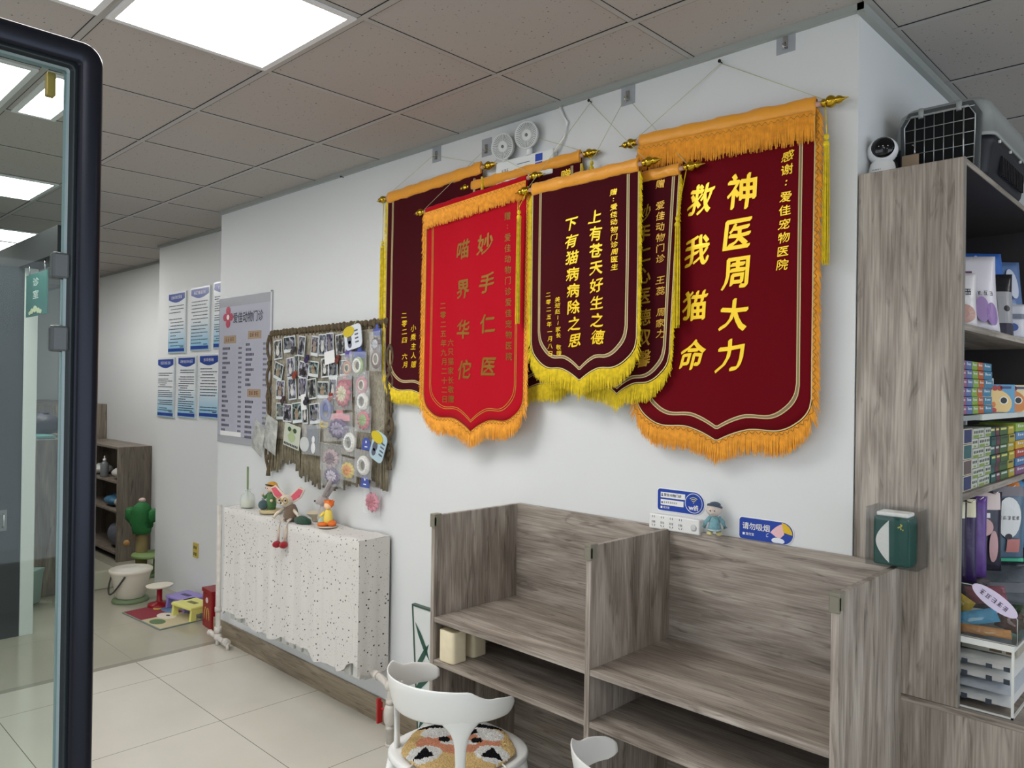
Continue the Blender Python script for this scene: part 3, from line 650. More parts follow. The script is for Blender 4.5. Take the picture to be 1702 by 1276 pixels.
# ------------------------------------------------------------------ macrame wall hanging and what is clipped to it
jute = mat('jute_cord', (146, 136, 114), .9, vary=.35, vscale=40, bump=.5, bscale=500)
jute_d = mat('jute_cord_brown', (104, 90, 68), .9, vary=.35, vscale=40, bump=.5, bscale=500)
t = thing('macrame_hanging', 'grey brown macrame wall hanging with long cord fringe above the radiator', 'wall hanging', (-3.74, W, 1.2))
MX0, MX1 = -4.325, -3.135; MY = 2.352
at(t).tube([(MX0-.02, MY, 2.030), (MX1+.02, MY, 2.050)], .011, 10).build('rod', mat('rod_brown', (96, 78, 58), .6), t)
m = at(t)
for i in range(34):
    x = MX0 + (MX1-MX0)*(i+.5)/34 + rnd.uniform(-.006, .006); z = 2.03+.02*(x-MX0)/1.2
    m.ball((x, MY-.012, z), .017, .014, .021+rnd.uniform(-.003, .003), 10, 4); m.ball((x+rnd.uniform(-.006, .006), MY-.008, z-.024), .011, .009, .013, 8, 3)
m.build('knots', jute_d, t)['kind'] = 'stuff'
m = at(t); rg = random.Random(9)
def bot(x):
    q = (x-MX0)/(MX1-MX0); return 1.185 + (.055 if .1 < q < .25 else 0) + .03*math.sin(q*9) + rg.uniform(-.025, .03)
for i in range(112):
    x = MX0+.012 + (MX1-MX0-.024)*i/111; zb = bot(x); yy = MY + rg.uniform(-.004, .004); pts = [(x, yy, 2.03)]
    for k in range(1, 9): pts.append((x + rg.uniform(-.003, .003), yy + rg.uniform(-.002, .002), 2.03+(zb-2.03)*k/8))
    m.tube(pts, [.0052]*8+[.0058], 6)
m.build('cords', jute, t)['kind'] = 'stuff'
m = at(t)                              # woven ground the snapshots are pinned on
for r in range(96):
    x = MX0+.03+(MX1-MX0-.06)*r/95; m.tube([(x+.0015*math.sin(k*2.1+r), MY-.008-.0025*((k+r) % 2), 2.015-.62*k/30) for k in range(31)], .0058, 5)
m.build('woven_ground', mat('jute_pale', (170, 163, 146), .9, vary=.25, vscale=60, bump=.4, bscale=500), t)
for x, zt, zb, sw in ((-4.335, 2.02, 1.16, .020), (-3.118, 1.93, 1.30, .018)):
    m = at(t); k0 = 30
    for s_ in (-1, 1):
        m.tube([(x + s_*.020*math.sin(k*.55)*(1 if (k % 8) < 6 else .4), MY-.012-.006*math.cos(k*.55+s_), zt+(zb-zt)*k/k0) for k in range(k0+1)], .0085, 7)
    for k in (6, 13, 20, 26): m.ball((x, MY-.014, zt+(zb-zt)*k/k0), .017, .014, .018, 10, 4)
    m.build('side_braid', jute_d, t)

def snap_mat(i):
    rg = random.Random(100+i); m = mat('snapshot_%d' % i, (120, 120, 120), .25); L = m.node_tree.links; tc = nd(m, 'ShaderNodeTexCoord')
    n = nd(m, 'ShaderNodeTexNoise'); n.noise_dimensions = '4D'; n.inputs['W'].default_value = i*3.7; n.inputs['Scale'].default_value = rg.uniform(2.2, 4); n.inputs['Detail'].default_value = 4; n.inputs['Distortion'].default_value = .6
    L.new(tc.outputs['Generated'], n.inputs['Vector']); cr = nd(m, 'ShaderNodeValToRGB'); e = cr.color_ramp.elements
    h = rg.choice([(30, 34, 40), (26, 40, 38), (44, 40, 60), (50, 46, 42)]); l = rg.choice([(196, 200, 200), (170, 184, 182), (186, 182, 200)])
    e[0].position = .38; e[0].color = lin(h); e[1].position = .64; e[1].color = lin(l); q = e.new(.5); q.color = lin(tuple((a+b)//2-20 for a, b in zip(h, l)))
    L.new(n.outputs['Fac'], cr.inputs[0]); L.new(cr.outputs[0], m.node_tree.nodes['Principled BSDF'].inputs['Base Color']); return m
paper = mat('photo_paper', (214, 220, 220), .3)
pet = [mat('pet_white', (210, 208, 204), .6), mat('pet_grey', (120, 118, 118), .6), mat('pet_dark', (40, 38, 40), .6), mat('pet_tan', (158, 138, 116), .6)]
PHOTOS = [[(-4.208, 1.929, 0.085, 0.116), (-4.073, 1.958, 0.117, 0.095), (-3.935, 1.943, 0.085, 0.117), (-3.8, 1.94, 0.082, 0.112), (-3.714, 1.944, 0.086, 0.121), (-3.642, 1.949, 0.066, 0.119), (-3.542, 1.94, 0.086, 0.117)], [(-4.197, 1.799, 0.107, 0.101), (-4.052, 1.82, 0.082, 0.12), (-3.992, 1.837, 0.047, 0.112), (-3.912, 1.805, 0.104, 0.096), (-3.803, 1.811, 0.113, 0.088), (-3.692, 1.817, 0.073, 0.107), (-3.608, 1.81, 0.083, 0.105), (-3.504, 1.816, 0.074, 0.084)], [(-4.175, 1.689, 0.085, 0.114), (-4.034, 1.696, 0.081, 0.127), (-3.918, 1.701, 0.092, 0.125), (-3.823, 1.699, 0.089, 0.116), (-3.707, 1.695, 0.122, 0.093), (-3.603, 1.702, 0.082, 0.112)], [(-4.172, 1.562, 0.085, 0.1), (-4.085, 1.554, 0.096, 0.106), (-3.973, 1.559, 0.093, 0.118), (-3.891, 1.557, 0.058, 0.117), (-3.787, 1.561, 0.1, 0.115)]]
ORD = ['first', 'second', 'third', 'fourth', 'fifth', 'sixth', 'seventh', 'eighth']; ROWN = ['top', 'second', 'third', 'fourth']
SUBJ = ['white pet', 'grey pet', 'dark pet', 'tan pet']
k = 0
for ri, row in enumerate(PHOTOS):
    for ci, (x, z, w, h) in enumerate(row):
        rg = random.Random(k*7+1); a = R(rg.uniform(-7, 7)) + (R(14) if (ri, ci) in ((1, 0), (1, 3)) else 0); y = 2.326 - .002*(k % 3); s_ = k % 4
        t = thing('snapshot', 'snapshot of a %s, %s from the price board, %s row on the macrame' % (SUBJ[s_], ORD[ci], ROWN[ri]), 'photo', (x, y, z), 'snapshots on the macrame')
        rot = Matrix.Translation((x, y, z)) @ Matrix.Rotation(a, 4, 'Y') @ Matrix.Rotation(R(rg.uniform(-5, 5)), 4, 'Z') @ Matrix.Translation((-x, -y, -z))
        m = at(t); m.box(x-w/2, x+w/2, y-.001, y+.001, z-h/2, z+h/2, rot); m.build('paper', paper, t)
        m = at(t); m.box(x-w/2+.006, x+w/2-.006, y-.0022, y-.001, z-h/2+(.018 if k % 2 else .008), z+h/2-.006, rot); m.build('print', snap_mat(k % 12), t)
        m = at(t); q = Matrix(rot); bz = z - h*.12
        for (dx, dz, sx, sz) in ((0, 0, .20, .20), (0, .18, .13, .12), (-.09, .29, .045, .06), (.09, .29, .045, .06)):
            pts = [q @ Vector((x+dx*w+sx*w*math.cos(b*math.pi/7), y-.003, bz+dz*h+sz*h*math.sin(b*math.pi/7))) for b in range(14)]
            m.prism(pts, (0, -.0006, 0))
        m.build('pet_picture', pet[s_], t); k += 1
CL = [(-4.007, 1.917, (70, 62, 66), 'round dark clip beside a snapshot in the top row'), (-3.858, 1.866, (56, 44, 84), 'dark violet clip between the top and second rows'), (-3.986, 1.774, (140, 62, 40), 'red brown clip under the second row'),
      (-3.545, 1.859, (110, 56, 46), 'red brown clip under the last snapshot of the top row'), (-4.114, 1.628, (70, 50, 52), 'dark brown clip above the fourth row'), (-3.86, 1.628, (52, 46, 58), 'blackish clip beside the white slip'), (-3.61, 1.653, (150, 60, 44), 'red clip beside the last snapshot of the third row')]
for x, z, c, l in CL:
    t = thing('clip', l, 'clip', (x, 2.315, z), 'small clips holding the snapshots'); mm = mat('clip_%d_%d_%d' % c, c, .4)
    at(t).box(x-.014, x+.014, 2.308, 2.320, z-.004, z+.026).build('jaw', mm, t, bevel=.003)
    m = at(t); m.lathe([(.016, 0), (.018, .004), (.014, .009)], (x, 2.309, z-.006), (0, -1, 0), 14); m.build('button', mm, t)
for nm, x, z, w, h, l in (('note', -3.628, 1.873, .10, .07, 'blank white slip over the second row near the charm board'), ('note', -3.887, 1.623, .052, .089, 'narrow white slip hanging beside the blackish clip')):
    m = MB((x, 2.312, z)); m.box(x-w/2, x+w/2, 2.312, 2.3132, z-h/2, z+h/2, Matrix.Translation((x, 0, z)) @ Matrix.Rotation(R(-9), 4, 'Y') @ Matrix.Translation((-x, 0, -z))); tag(m.build('note', white), l, 'note')
# plastic packets and cards along the lower edge
film = mat('packet_film', (236, 240, 242), .06, alpha=.17, spec=1.0, bump=.6, bscale=40); silver = mat('packet_silver', (216, 218, 212), .22, .35, bump=.8, bscale=45, vary=.3, vscale=22)
def crinkled(mb, x, y, z, w, h, tilt, d=.012, seed=0, lean=0):
    rot = Matrix.Translation((x, y, z)) @ Matrix.Rotation(R(tilt), 4, 'Y') @ Matrix.Rotation(R(lean), 4, 'X'); n = 9; G = []
    for s_ in (1, -1):
        g = []
        for i in range(n):
            for j in range(n):
                u, v = i/(n-1)-.5, j/(n-1)-.5; e = (1-(2*u)**4)*(1-(2*v)**4)
                g.append(mb.v(rot @ Vector((u*w, -s_*d*e*(1+.5*noise.noise(Vector((u*5+seed, v*5, s_)))), v*h))))
        G.append(g)
    for s_, g in enumerate(G):
        for i in range(n-1):
            for j in range(n-1):
                q = [g[i*n+j], g[(i+1)*n+j], g[(i+1)*n+j+1], g[i*n+j+1]]; mb.face(q if s_ == 0 else q[::-1], True)
for x, z, w, h, a, l in ((-4.385, 1.390, .14, .20, 24, 'silver foil packet hanging tilted at the lower edge of the macrame, nearer the price board'), (-4.235, 1.420, .15, .22, 18, 'larger silver foil packet hanging tilted beside the pear card')):
    t = thing('foil_packet', l, 'packet', (x, 2.30, z)); m = at(t); crinkled(m, x, 2.30, z, w, h, a, .010, x*9, 6); m.build('packet', silver, t)
    at(t).tube([(x+.03, 2.31, z+h/2-.005), (x+.04, 2.33, z+h/2+.05)], .002, 5).build('string', cordm, t)
t = thing('pear_card', 'greeting card with a green pear drawing hanging from the macrame', 'card', (-4.01, 2.31, 1.42)); y = 2.312; f_ = facing(y-.0016)
rot = Matrix.Translation((-4.01, 0, 1.42)) @ Matrix.Rotation(R(9), 4, 'Y') @ Matrix.Translation((4.01, 0, -1.42))
fr2 = lambda x, z: tuple(rot @ Vector((x, y-.0018, z)))
m = at(t); m.box(-4.10, -3.92, y-.001, y+.001, 1.355, 1.49, rot); m.build('paper', mat('card_cream', (196, 200, 184), .5), t)
m = at(t); m.face([m.v(fr2(-4.01+.042*math.cos(a*math.pi/12)*(1 if math.sin(a*math.pi/12) < .2 else .62), 1.418+.040*math.sin(a*math.pi/12)+.006)) for a in range(24)]); m.build('pear_picture', mat('pear_pale', (170, 184, 140), .6), t)
m = at(t)
for s_ in (-1, 1): m.face([m.v(fr2(-4.01+s_*(.03+.020*math.cos(a*math.pi/8)), 1.458+.014*math.sin(a*math.pi/8))) for a in range(16)])
m.build('leaf_picture', mat('leaf_dark', (62, 84, 56), .6), t)
m = at(t)
for q in range(9): rect(m, -4.09+.018*q, -4.09+.018*q+.013, 1.362, 1.376, fr2)
m.build('print', ink, t)
t = thing('cat_card', 'clear packet with a grey and white cat charm card under the snapshots', 'packet', (-3.79, 2.31, 1.42)); y = 2.310
at(t).box(-3.845, -3.735, y, y+.002, 1.34, 1.49).build('card', mat('card_slate', (112, 118, 128), .5), t, bevel=.001)
m = at(t); m.prism([(-3.86+.05*math.cos(a*math.pi/10), y-.003, 1.385+.042*math.sin(a*math.pi/10)) for a in range(20)], (0, -.003, 0)); m.build('charm', mat('charm_white', (206, 208, 206), .3), t)
m = at(t); m.ball((-3.765, y-.006, 1.37), .022, .006, .032, 12, 5); m.ball((-3.765, y-.006, 1.415), .014, .006, .022, 12, 5); m.build('cat', white, t)
m = at(t); crinkled(m, -3.79, y-.006, 1.415, .19, .17, 0, .008, 3); m.build('film', film, t)
# charm boards
for x, z, w, h, l, c1 in ((-3.385, 1.975, .155, .125, 'white charm board with a yellow cap shape at the top of the macrame', (218, 224, 232)), (-3.150, 1.418, .115, .15, 'pale blue charm board with a yellow top hanging off the macrame edge', (176, 200, 210))):
    t = thing('charm_board', l, 'charm', (x, 2.30, z)); y = 2.300; a0 = R(-10 if w > .13 else 22)
    rot = Matrix.Translation((x, 0, z)) @ Matrix.Rotation(a0, 4, 'Y') @ Matrix.Translation((-x, 0, -z))
    pts = []
    for sx, sz, q in ((1, 1, 0), (-1, 1, 90), (-1, -1, 180), (1, -1, 270)):
        for k_ in range(6): b = R(q+18*k_); pts.append(rot @ Vector((x+sx*(w/2-.03)+.03*math.cos(b), y, z+sz*(h/2-.03)+.03*math.sin(b))))
    m = at(t); m.prism(pts, (0, -.004, 0)); m.build('board', mat('charm_%d' % c1[0], c1, .3), t)
    m = at(t); m.prism([rot @ Vector((x-w*.2+.05*math.cos(b*math.pi/9), y-.0045, z+h*.28+.028*math.sin(b*math.pi/9))) for b in range(18)], (0, -.003, 0)); m.build('yellow_cap', mat('charm_yellow', (206, 184, 44), .5), t)
    m = at(t)
    for dx, dz, r1, r2 in ((-.2, -.05, .02, .026), (-.2, -.26, .017, .02)): m.prism([rot @ Vector((x+dx*w+r1*math.cos(b*math.pi/8), y-.0045, z+dz*h+r2*math.sin(b*math.pi/8))) for b in range(16)], (0, -.001, 0))
    for q in range(4): m.prism([rot @ Vector((x+.02+p[0], y-.0045, z-.035+.02*q+p[1])) for p in ((0, 0), (.03, 0), (.03, .008), (0, .008))], (0, -.001, 0))
    m.build('doodle', mat('doodle_slate', (92, 96, 110), .5), t)
    m = at(t); m.tube([(x-.01, y, z+h/2-.01), (x, y+.02, z+h/2+.03)], .002, 5); m.build('string', cordm, t)
# packaged hair ties and collars
def hair_item(label, x, z, w, h, kind, cols, card=None, y=2.305, bag=True):
    t = thing('hair_tie_packet', label, 'hair tie packet', (x, y, z), 'packaged hair ties on the macrame'); rg = random.Random(int(abs(x)*1000+z*777))
    ms = [mat('tie_%d_%d_%d' % c, c, .55, vary=.2, vscale=50) for c in cols]; r = min(w, h)/2*.82
    if card:
        cm = mat('tiecard_%d_%d_%d' % card[0], card[0], .4); cz = z + card[1]*h
        m = at(t); m.prism([(x+a*w*.36, y+.006, cz+b*.028) for a, b in ((-1, -1), (1, -1), (1, .2), (.35, .25), (.3, 1), (-.3, 1), (-.35, .25), (-1, .2))], (0, .0015, 0)); m.build('card', cm, t)
    ex = h/w if kind == 'oval' else 1
    if kind in ('ring', 'oval', 'beads', 'beads_wide'):
        m = at(t); m.torus((x, y, z), r*.80, r*.20, n=36, wob=.25, wn=18, ex=1 if kind != 'oval' else 1.25); m.build('ring', ms[0], t)
        if len(ms) > 1:
            m = at(t); m.torus((x, y-.004, z), r*.52, r*.09, n=30, wob=.3, wn=15, ex=1 if kind != 'oval' else 1.3); m.build('inner_ring', ms[1], t)
        if 'beads' in kind:
            m = at(t); n_ = 18
            for k_ in range(n_): a = 2*math.pi*k_/n_; m.ball((x+r*.68*math.cos(a), y-r*.2, z+r*.68*math.sin(a)), .0065, n=8, m=3)
            m.build('beads', white, t)['kind'] = 'stuff'
    else:                                           # ruffled cloth hair tie
        for ci, mm in enumerate(ms):
            m = at(t); q = r*(.78-.3*ci); n_ = 60; rings = []
            for k_ in range(n_+1):
                a = 2*math.pi*k_/n_; rw = r*.34*(1+.28*math.sin(a*11+ci)+.12*math.sin(a*23)); wx = (w/min(w, h))
                c_ = Vector((x+q*math.cos(a)*wx*.85, y-.003*ci, z+q*math.sin(a)*.8)); d = Vector((math.cos(a), 0, math.sin(a)))
                rings.append([c_ + (d*math.cos(b*math.pi/3)+Vector((0, 1, 0))*.55*math.sin(b*math.pi/3))*rw for b in range(6)])
            m.ring_skin(rings, cap=False); m.build('ruffle' if ci == 0 else 'inner_ruffle', mm, t)
    if bag:
        m = at(t); crinkled(m, x, y-.004, z+h*.06, w*1.05, h*1.15, rg.uniform(-4, 4), .018, x*5); m.build('film', film, t)
    return t
PINK, CREAM, PUR, LAV, YEL, GRN, PRL, RED, BLU = (204, 140, 150), (216, 210, 180), (84, 62, 110), (156, 146, 172), (214, 190, 84), (150, 176, 110), (222, 218, 206), (172, 62, 84), (78, 92, 164)
HI = [('white and green beaded ring in clear film near the top of the macrame', 'green_ring', 'beads', [GRN, CREAM], (BLU, .62)),
      ('peach and brown ring beside the white and green beaded one', 'peach_ring', 'ring', [(190, 138, 116), CREAM], ((98, 84, 160), .75)),
      ('white oval ring in brown wrapping, at the upper right corner of the macrame', 'brown_ring', 'oval', [(110, 82, 80), PRL], None),
      ('dark maroon and silver strap packet, uppermost by the edge of the leftmost pennant', 'brown_pack', 'ruffle', [(84, 58, 66), (190, 190, 196)], (BLU, .7)),
      ('pink and white collar under the white and green beaded ring', 'pink1', 'ring', [PINK, PRL], None),
      ('pearly white ring below the pink and white collar', 'white_ring', 'beads', [PRL, (150, 150, 150)], None),
      ('large pink ruffle packet with a red header card', 'pinkwhite', 'ruffle', [(190, 104, 116), CREAM], (RED, .42)),
      ('pink ruffle with yellow green centre, below the pearly white ring', 'pinkgreen', 'ruffle', [(196, 96, 112), GRN], None),
      ('blue header card packet left of the large pink ruffle', 'bluepack', 'oval', [(120, 128, 170)], (BLU, .2)),
      ('cream and yellow ring under the blue header card packet', 'yellow_ring', 'ruffle', [YEL], None),
      ('wide lavender and purple ruffle packet in the middle', 'purple', 'ruffle', [PUR, LAV], ((220, 150, 158), .55)),
      ('white pearl half ring beside the wide purple packet', 'pearl', 'beads', [PRL], None),
      ('dusty pink ruffle hanging below the wide purple packet', 'pinkhair', 'ruffle', [(176, 150, 154), (120, 96, 108)], None),
      ('deep purple ruffle with white beads, lowest on the macrame', 'purple2', 'ruffle', [PUR, (200, 190, 206)], None),
      ('yellow and orange flower ruffle beside the deep purple one', 'yellowhair', 'ruffle', [YEL, (214, 140, 50)], None),
      ('white pearl double ring above the lowest blue card', 'pearl2', 'beads', [PRL, (190, 184, 168)], None),
      ('pink heart shaped hair tie hanging on the wall above the radiator', 'heart', 'ruffle', [(214, 120, 140), (190, 80, 104)], None)]
ACC = {'pear': (-4.008, 1.424, 0.215, 0.132), 'catcard': (-3.791, 1.412, 0.213, 0.169), 'charm1': (-3.38, 1.989, 0.164, 0.126), 'charm2': (-3.146, 1.423, 0.121, 0.151), 'pack1': (-4.352, 1.401, 0.178, 0.14), 'pack2': (-4.207, 1.42, 0.171, 0.158), 'note1': (-3.628, 1.873, 0.089, 0.056), 'note2': (-3.887, 1.623, 0.052, 0.089), 'green_ring': (-3.338, 1.825, 0.14, 0.101), 'peach_ring': (-3.436, 1.813, 0.089, 0.102), 'brown_ring': (-3.182, 1.857, 0.091, 0.104), 'brown_pack': (-3.189, 1.933, 0.081, 0.092), 'pink1': (-3.303, 1.725, 0.128, 0.099), 'white_ring': (-3.291, 1.641, 0.116, 0.1), 'pinkwhite': (-3.472, 1.675, 0.158, 0.148), 'pinkgreen': (-3.283, 1.545, 0.127, 0.106), 'bluepack': (-3.637, 1.583, 0.143, 0.112), 'yellow_ring': (-3.653, 1.506, 0.132, 0.047), 'purple': (-3.512, 1.49, 0.251, 0.116), 'pearl': (-3.404, 1.423, 0.121, 0.12), 'bluecard': (-3.269, 1.422, 0.095, 0.093), 'pinkhair': (-3.577, 1.324, 0.187, 0.117), 'purple2': (-3.563, 1.234, 0.197, 0.098), 'yellowhair': (-3.416, 1.276, 0.155, 0.095), 'pearl2': (-3.277, 1.313, 0.137, 0.111), 'bluecard2': (-3.275, 1.229, 0.106, 0.056), 'heart': (-3.266, 1.122, 0.136, 0.111), 'bluecard_top': (-3.308, 1.902, 0.095, 0.044), 'purplecard': (-3.439, 1.908, 0.089, 0.051), 'bluecard_tr': (-3.176, 2.0, 0.051, 0.061), 'maroonpack': (-3.603, 1.41, 0.176, 0.053)}
for l, key, kind, cols, card in HI:
    x, z, w, h = ACC[key]; hair_item(l, x, z, w*1.06, h*1.12, kind, cols, card, y=2.30 if key != 'heart' else 2.35)
for key, l in (('bluecard', 'blue header card in clear film beside the white pearl half ring'), ('bluecard2', 'blue header card hanging lowest at the bottom right of the macrame')):
    x, z, w, h = ACC[key]; t = thing('header_card', l, 'card', (x, 2.31, z))
    m = at(t); m.prism([(x+a*.040, 2.31, z+b*.030) for a, b in ((-1, -1), (1, -1), (.8, .5), (.4, 1.1), (-.4, 1.1), (-.8, .5))], (0, -.002, 0)); m.build('card', mat('tiecard_78_92_164', BLU), t)
    m = at(t); rect(m, x-.012, x+.012, z-.016, z-.010, facing(2.3075)); rect(m, x-.006, x+.006, z+.006, z+.018, facing(2.3075)); m.build('print', white, t)
# ------------------------------------------------------------------ radiator under a speckled cloth
def speck_cloth():
    m = mat('speckled_cloth', (222, 220, 216), .8, sheen=.2, bump=.2, bscale=400); N = m.node_tree.nodes; L = m.node_tree.links; b = N['Principled BSDF']; tc = nd(m, 'ShaderNodeTexCoord')
    def dots(scale, r, off):
        mp = nd(m, 'ShaderNodeMapping'); mp.inputs['Location'].default_value = off; mp.inputs['Scale'].default_value = (1.3, .9, 1); L.new(tc.outputs['Object'], mp.inputs[0])
        v = nd(m, 'ShaderNodeTexVoronoi'); v.inputs['Scale'].default_value = scale; v.inputs['Randomness'].default_value = .75; L.new(mp.outputs[0], v.inputs['Vector'])
        lt = nd(m, 'ShaderNodeMath', operation='LESS_THAN'); lt.inputs[1].default_value = r; L.new(v.outputs['Distance'], lt.inputs[0]); return lt.outputs[0]
    a, c = dots(36, .16, (0, 0, 0)), dots(80, .15, (3, 1, 2))
    m1 = nd(m, 'ShaderNodeMix', data_type='RGBA'); m1.inputs[6].default_value = lin((214, 211, 206)); m1.inputs[7].default_value = lin((160, 156, 154)); L.new(c, m1.inputs[0])
    m2 = nd(m, 'ShaderNodeMix', data_type='RGBA'); L.new(m1.outputs[2], m2.inputs[6]); m2.inputs[7].default_value = lin((66, 60, 62)); L.new(a, m2.inputs[0]); L.new(m2.outputs[2], b.inputs['Base Color']); return m
RX0, RX1, RY, RZ = -4.56, -3.125, 2.178, .962
t = thing('radiator', 'white radiator whose top and front are draped with a speckled cloth', 'radiator', ((RX0+RX1)/2, W, 0))
rw = mat('radiator_white', (208, 208, 204), .35)
m = at(t)
for i in range(18): x = RX0+.03+.0775*i; m.box(x, x+.056, RY+.03, W-.04, .27, .92)
m.box(RX0+.03, RX1-.03, RY+.06, W-.06, .26, .31); m.box(RX0+.03, RX1-.03, RY+.06, W-.06, .88, .94); m.build('fins', rw, t, bevel=.006)
m = at(t)
for x in (RX0+.25, RX1-.25): m.box(x-.02, x+.02, W-.05, W-.001, .80, .84)
m.build('bracket', rw, t)
m = at(t); n = 90; rings = []          # cloth: wall edge, over the top, down the front
pth = [('t', W-.018), ('t', W-.06), ('t', W-.12), ('t', RY+.03), ('t', RY+.006)] + [('f', RZ-.006-.66*k/16) for k in range(17)]
G = []
for i in range(n+1):
    u = i/n; x = RX0+(RX1-RX0)*u; row = []
    hem = .305 + .018*math.sin(u*14) + .012*math.sin(u*41) + (.02 if u > .93 else 0)
    for kd, q in pth:
        if kd == 't': row.append(m.v((x, q, RZ + .003*math.sin(x*17+q*40) + (.004 if u > .9 else 0))))
        else:
            z = RZ-.006 - (RZ-.006-hem)*((RZ-.006-q)/.66); f = min(1, (RZ-z)*3)
            row.append(m.v((x, RY - .004 - f*(.009*math.sin(x*44+1.3*math.sin(x*9)) + .005*math.sin(x*91)) + .004*f, z)))
    G.append(row)
for i in range(n):
    for j in range(len(pth)-1): m.face([G[i][j], G[i][j+1], G[i+1][j+1], G[i+1][j]], True)
for xs, s_ in ((RX0, 0), (RX1, 1)):     # the cloth turned round both ends
    H = []
    for k in range(9):
        y = RY-.002+(W-.018-RY)*k/8; row = []
        for j in range(13):
            z = RZ+.003-(RZ+.003-.30-.01*math.sin(k*1.7))*j/12; row.append(m.v((xs + (-.001+.004*math.sin(k*1.9)*min(1, j/4))*(1 if s_ else -1), y, z)))
        H.append(row)
    for k in range(8):
        for j in range(12): m.face([H[k][j], H[k][j+1], H[k+1][j+1], H[k+1][j]], True)
cl_ = m.build('cloth', speck_cloth(), t)
cl_['label'] = 'pale cloth printed with small dark specks'
pipe = mat('pipe_white', (212, 206, 198), .45, vary=.12, vscale=25)
t = thing('heating_pipe', 'white heating pipe with red valve at the near end of the radiator', 'pipe', (-3.0, 2.3, 0))
m = at(t); m.tube([(-3.16, 2.27, .305), (-3.05, 2.26, .30), (-2.99, 2.255, .29), (-2.965, 2.255, .265), (-2.962, 2.255, .20), (-2.962, 2.255, .0)], .017, 12)
for z0, z1, r in ((.225, .20, .023), (.10, .075, .022), (.012, 0, .024)): m.tube([(-2.962, 2.255, z0), (-2.962, 2.255, z1)], r, 12)
m.tube([(-3.10, 2.265, .303), (-3.07, 2.262, .302)], .023, 12); m.ball((-2.97, 2.255, .285), .026, n=12, m=5); m.build('tube', pipe, t)
m = at(t); m.tube([(-2.962, 2.255, .20), (-2.962, 2.255, .18), (-2.962, 2.255, .15), (-2.962, 2.255, .115), (-2.962, 2.255, .095)], [.020, .030, .032, .030, .020], 14); m.build('valve_body', pipe, t)
m = at(t); m.tube([(-2.985, 2.245, .165), (-3.012, 2.235, .17)], .006, 8); m.box(-3.020, -3.008, 2.215, 2.245, .10, .20); m.box(-3.03, -3.012, 2.22, 2.24, .19, .215); m.build('valve_lever', mat('valve_red', (170, 30, 32), .35), t, bevel=.004)
t = thing('heating_pipe', 'white heating pipe with elbows standing at the far end of the radiator', 'pipe', (-4.9, 2.28, 0))
m = at(t); m.tube([(-4.888, 2.30, .92), (-4.888, 2.30, .10), (-4.884, 2.30, .065), (-4.86, 2.30, .045), (-4.74, 2.30, .045)], .016, 12)
m.tube([(-4.888, 2.30, .25), (-4.888, 2.30, .22)], .022, 12); m.tube([(-4.888, 2.30, .12), (-4.888, 2.30, .08)], .023, 12); m.ball((-4.885, 2.30, .055), .028, n=12, m=5)
m.tube([(-4.79, 2.30, .045), (-4.75, 2.30, .045)], .024, 12); m.tube([(-4.95, 2.28, .07), (-4.90, 2.29, .06)], .016, 10); m.ball((-4.96, 2.28, .07), .02, n=10, m=4); m.tube([(-4.888, 2.30, .0), (-4.888, 2.30, .05)], .014, 10)
m.tube([(-4.75, 2.30, .045), (-4.745, 2.30, .0)], .012, 10); m.build('tube', pipe, t)
tag(MB((-5.0, 2.5, .5)).box(-5.352, -5.30, W2-.03, W2, .52, .85).build('cable_trunking', mat('trunk_grey', (196, 198, 198), .5), bevel=.003), 'short pale vertical cable trunking on the recess wall near the corner', 'trunking')
t = thing('wall_socket', 'small yellow wall socket plate low on the recess wall', 'socket', (-5.98, W2, .4))
at(t).box(-6.02, -5.935, W2-.010, W2, .345, .46).build('plate', mat('socket_yellow', (196, 176, 90), .4), t, bevel=.002)
m = at(t)
for z in (.375, .425):
    for x in (-5.995, -5.96): m.box(x-.006, x+.006, W2-.0115, W2-.0095, z-.012, z+.012)
m.build('slots', black, t)

# ------------------------------------------------------------------ things on the radiator top
ZR = RZ+.006
t = thing('reed_diffuser', 'small glass bottle with a pale green reed at the far end of the radiator top', 'bottle', (-4.41, 2.25, ZR))
m = at(t); m.lathe([(.040, 0), (.045, .01), (.045, .05), (.038, .075), (.018, .09), (.016, .105), (.019, .11)], (-4.41, 2.25, ZR), n=20); m.build('bottle', mat('bottle_glass', (226, 232, 226), .05, alpha=.45, spec=.9), t)
m = at(t); m.lathe([(.037, .004), (.038, .045)], (-4.41, 2.25, ZR), n=16); m.build('liquid', mat('liquid_cream', (216, 214, 188), .3), t)
at(t).tube([(-4.41, 2.25, ZR+.02), (-4.385, 2.235, ZR+.25)], .006, 7).build('reed', mat('reed_green', (118, 138, 92), .6), t)
skin = mat('doll_skin', (236, 204, 184), .6, bump=.4, bscale=300)
yarn = lambda n, c: mat('yarn_'+n, c, .85, sheen=.2, bump=.7, bscale=260, vary=.12, vscale=90)
t = thing('crochet_doll', 'small doll in a yellow cap and green clothes on a round wooden base', 'doll', (-4.14, 2.26, ZR)); X, Y = -4.14, 2.26
at(t).lathe([(.060, 0), (.066, .004), (.066, .016), (.060, .020)], (X, Y, ZR), n=28).build('base', mat('base_wood', (196, 180, 138), .6, vary=.15, vscale=20), t)
gr_ = yarn('green', (84, 128, 74)); m = at(t); m.lathe([(.024, .02), (.030, .05), (.026, .09), (.020, .115)], (X, Y, ZR)); m.tube([(X-.02, Y-.005, ZR+.108), (X-.045, Y-.018, ZR+.085), (X-.050, Y-.028, ZR+.10)], [.011, .010, .008], 8); m.tube([(X+.02, Y-.005, ZR+.108), (X+.040, Y-.02, ZR+.08)], [.011, .008], 8); m.build('body', gr_, t)
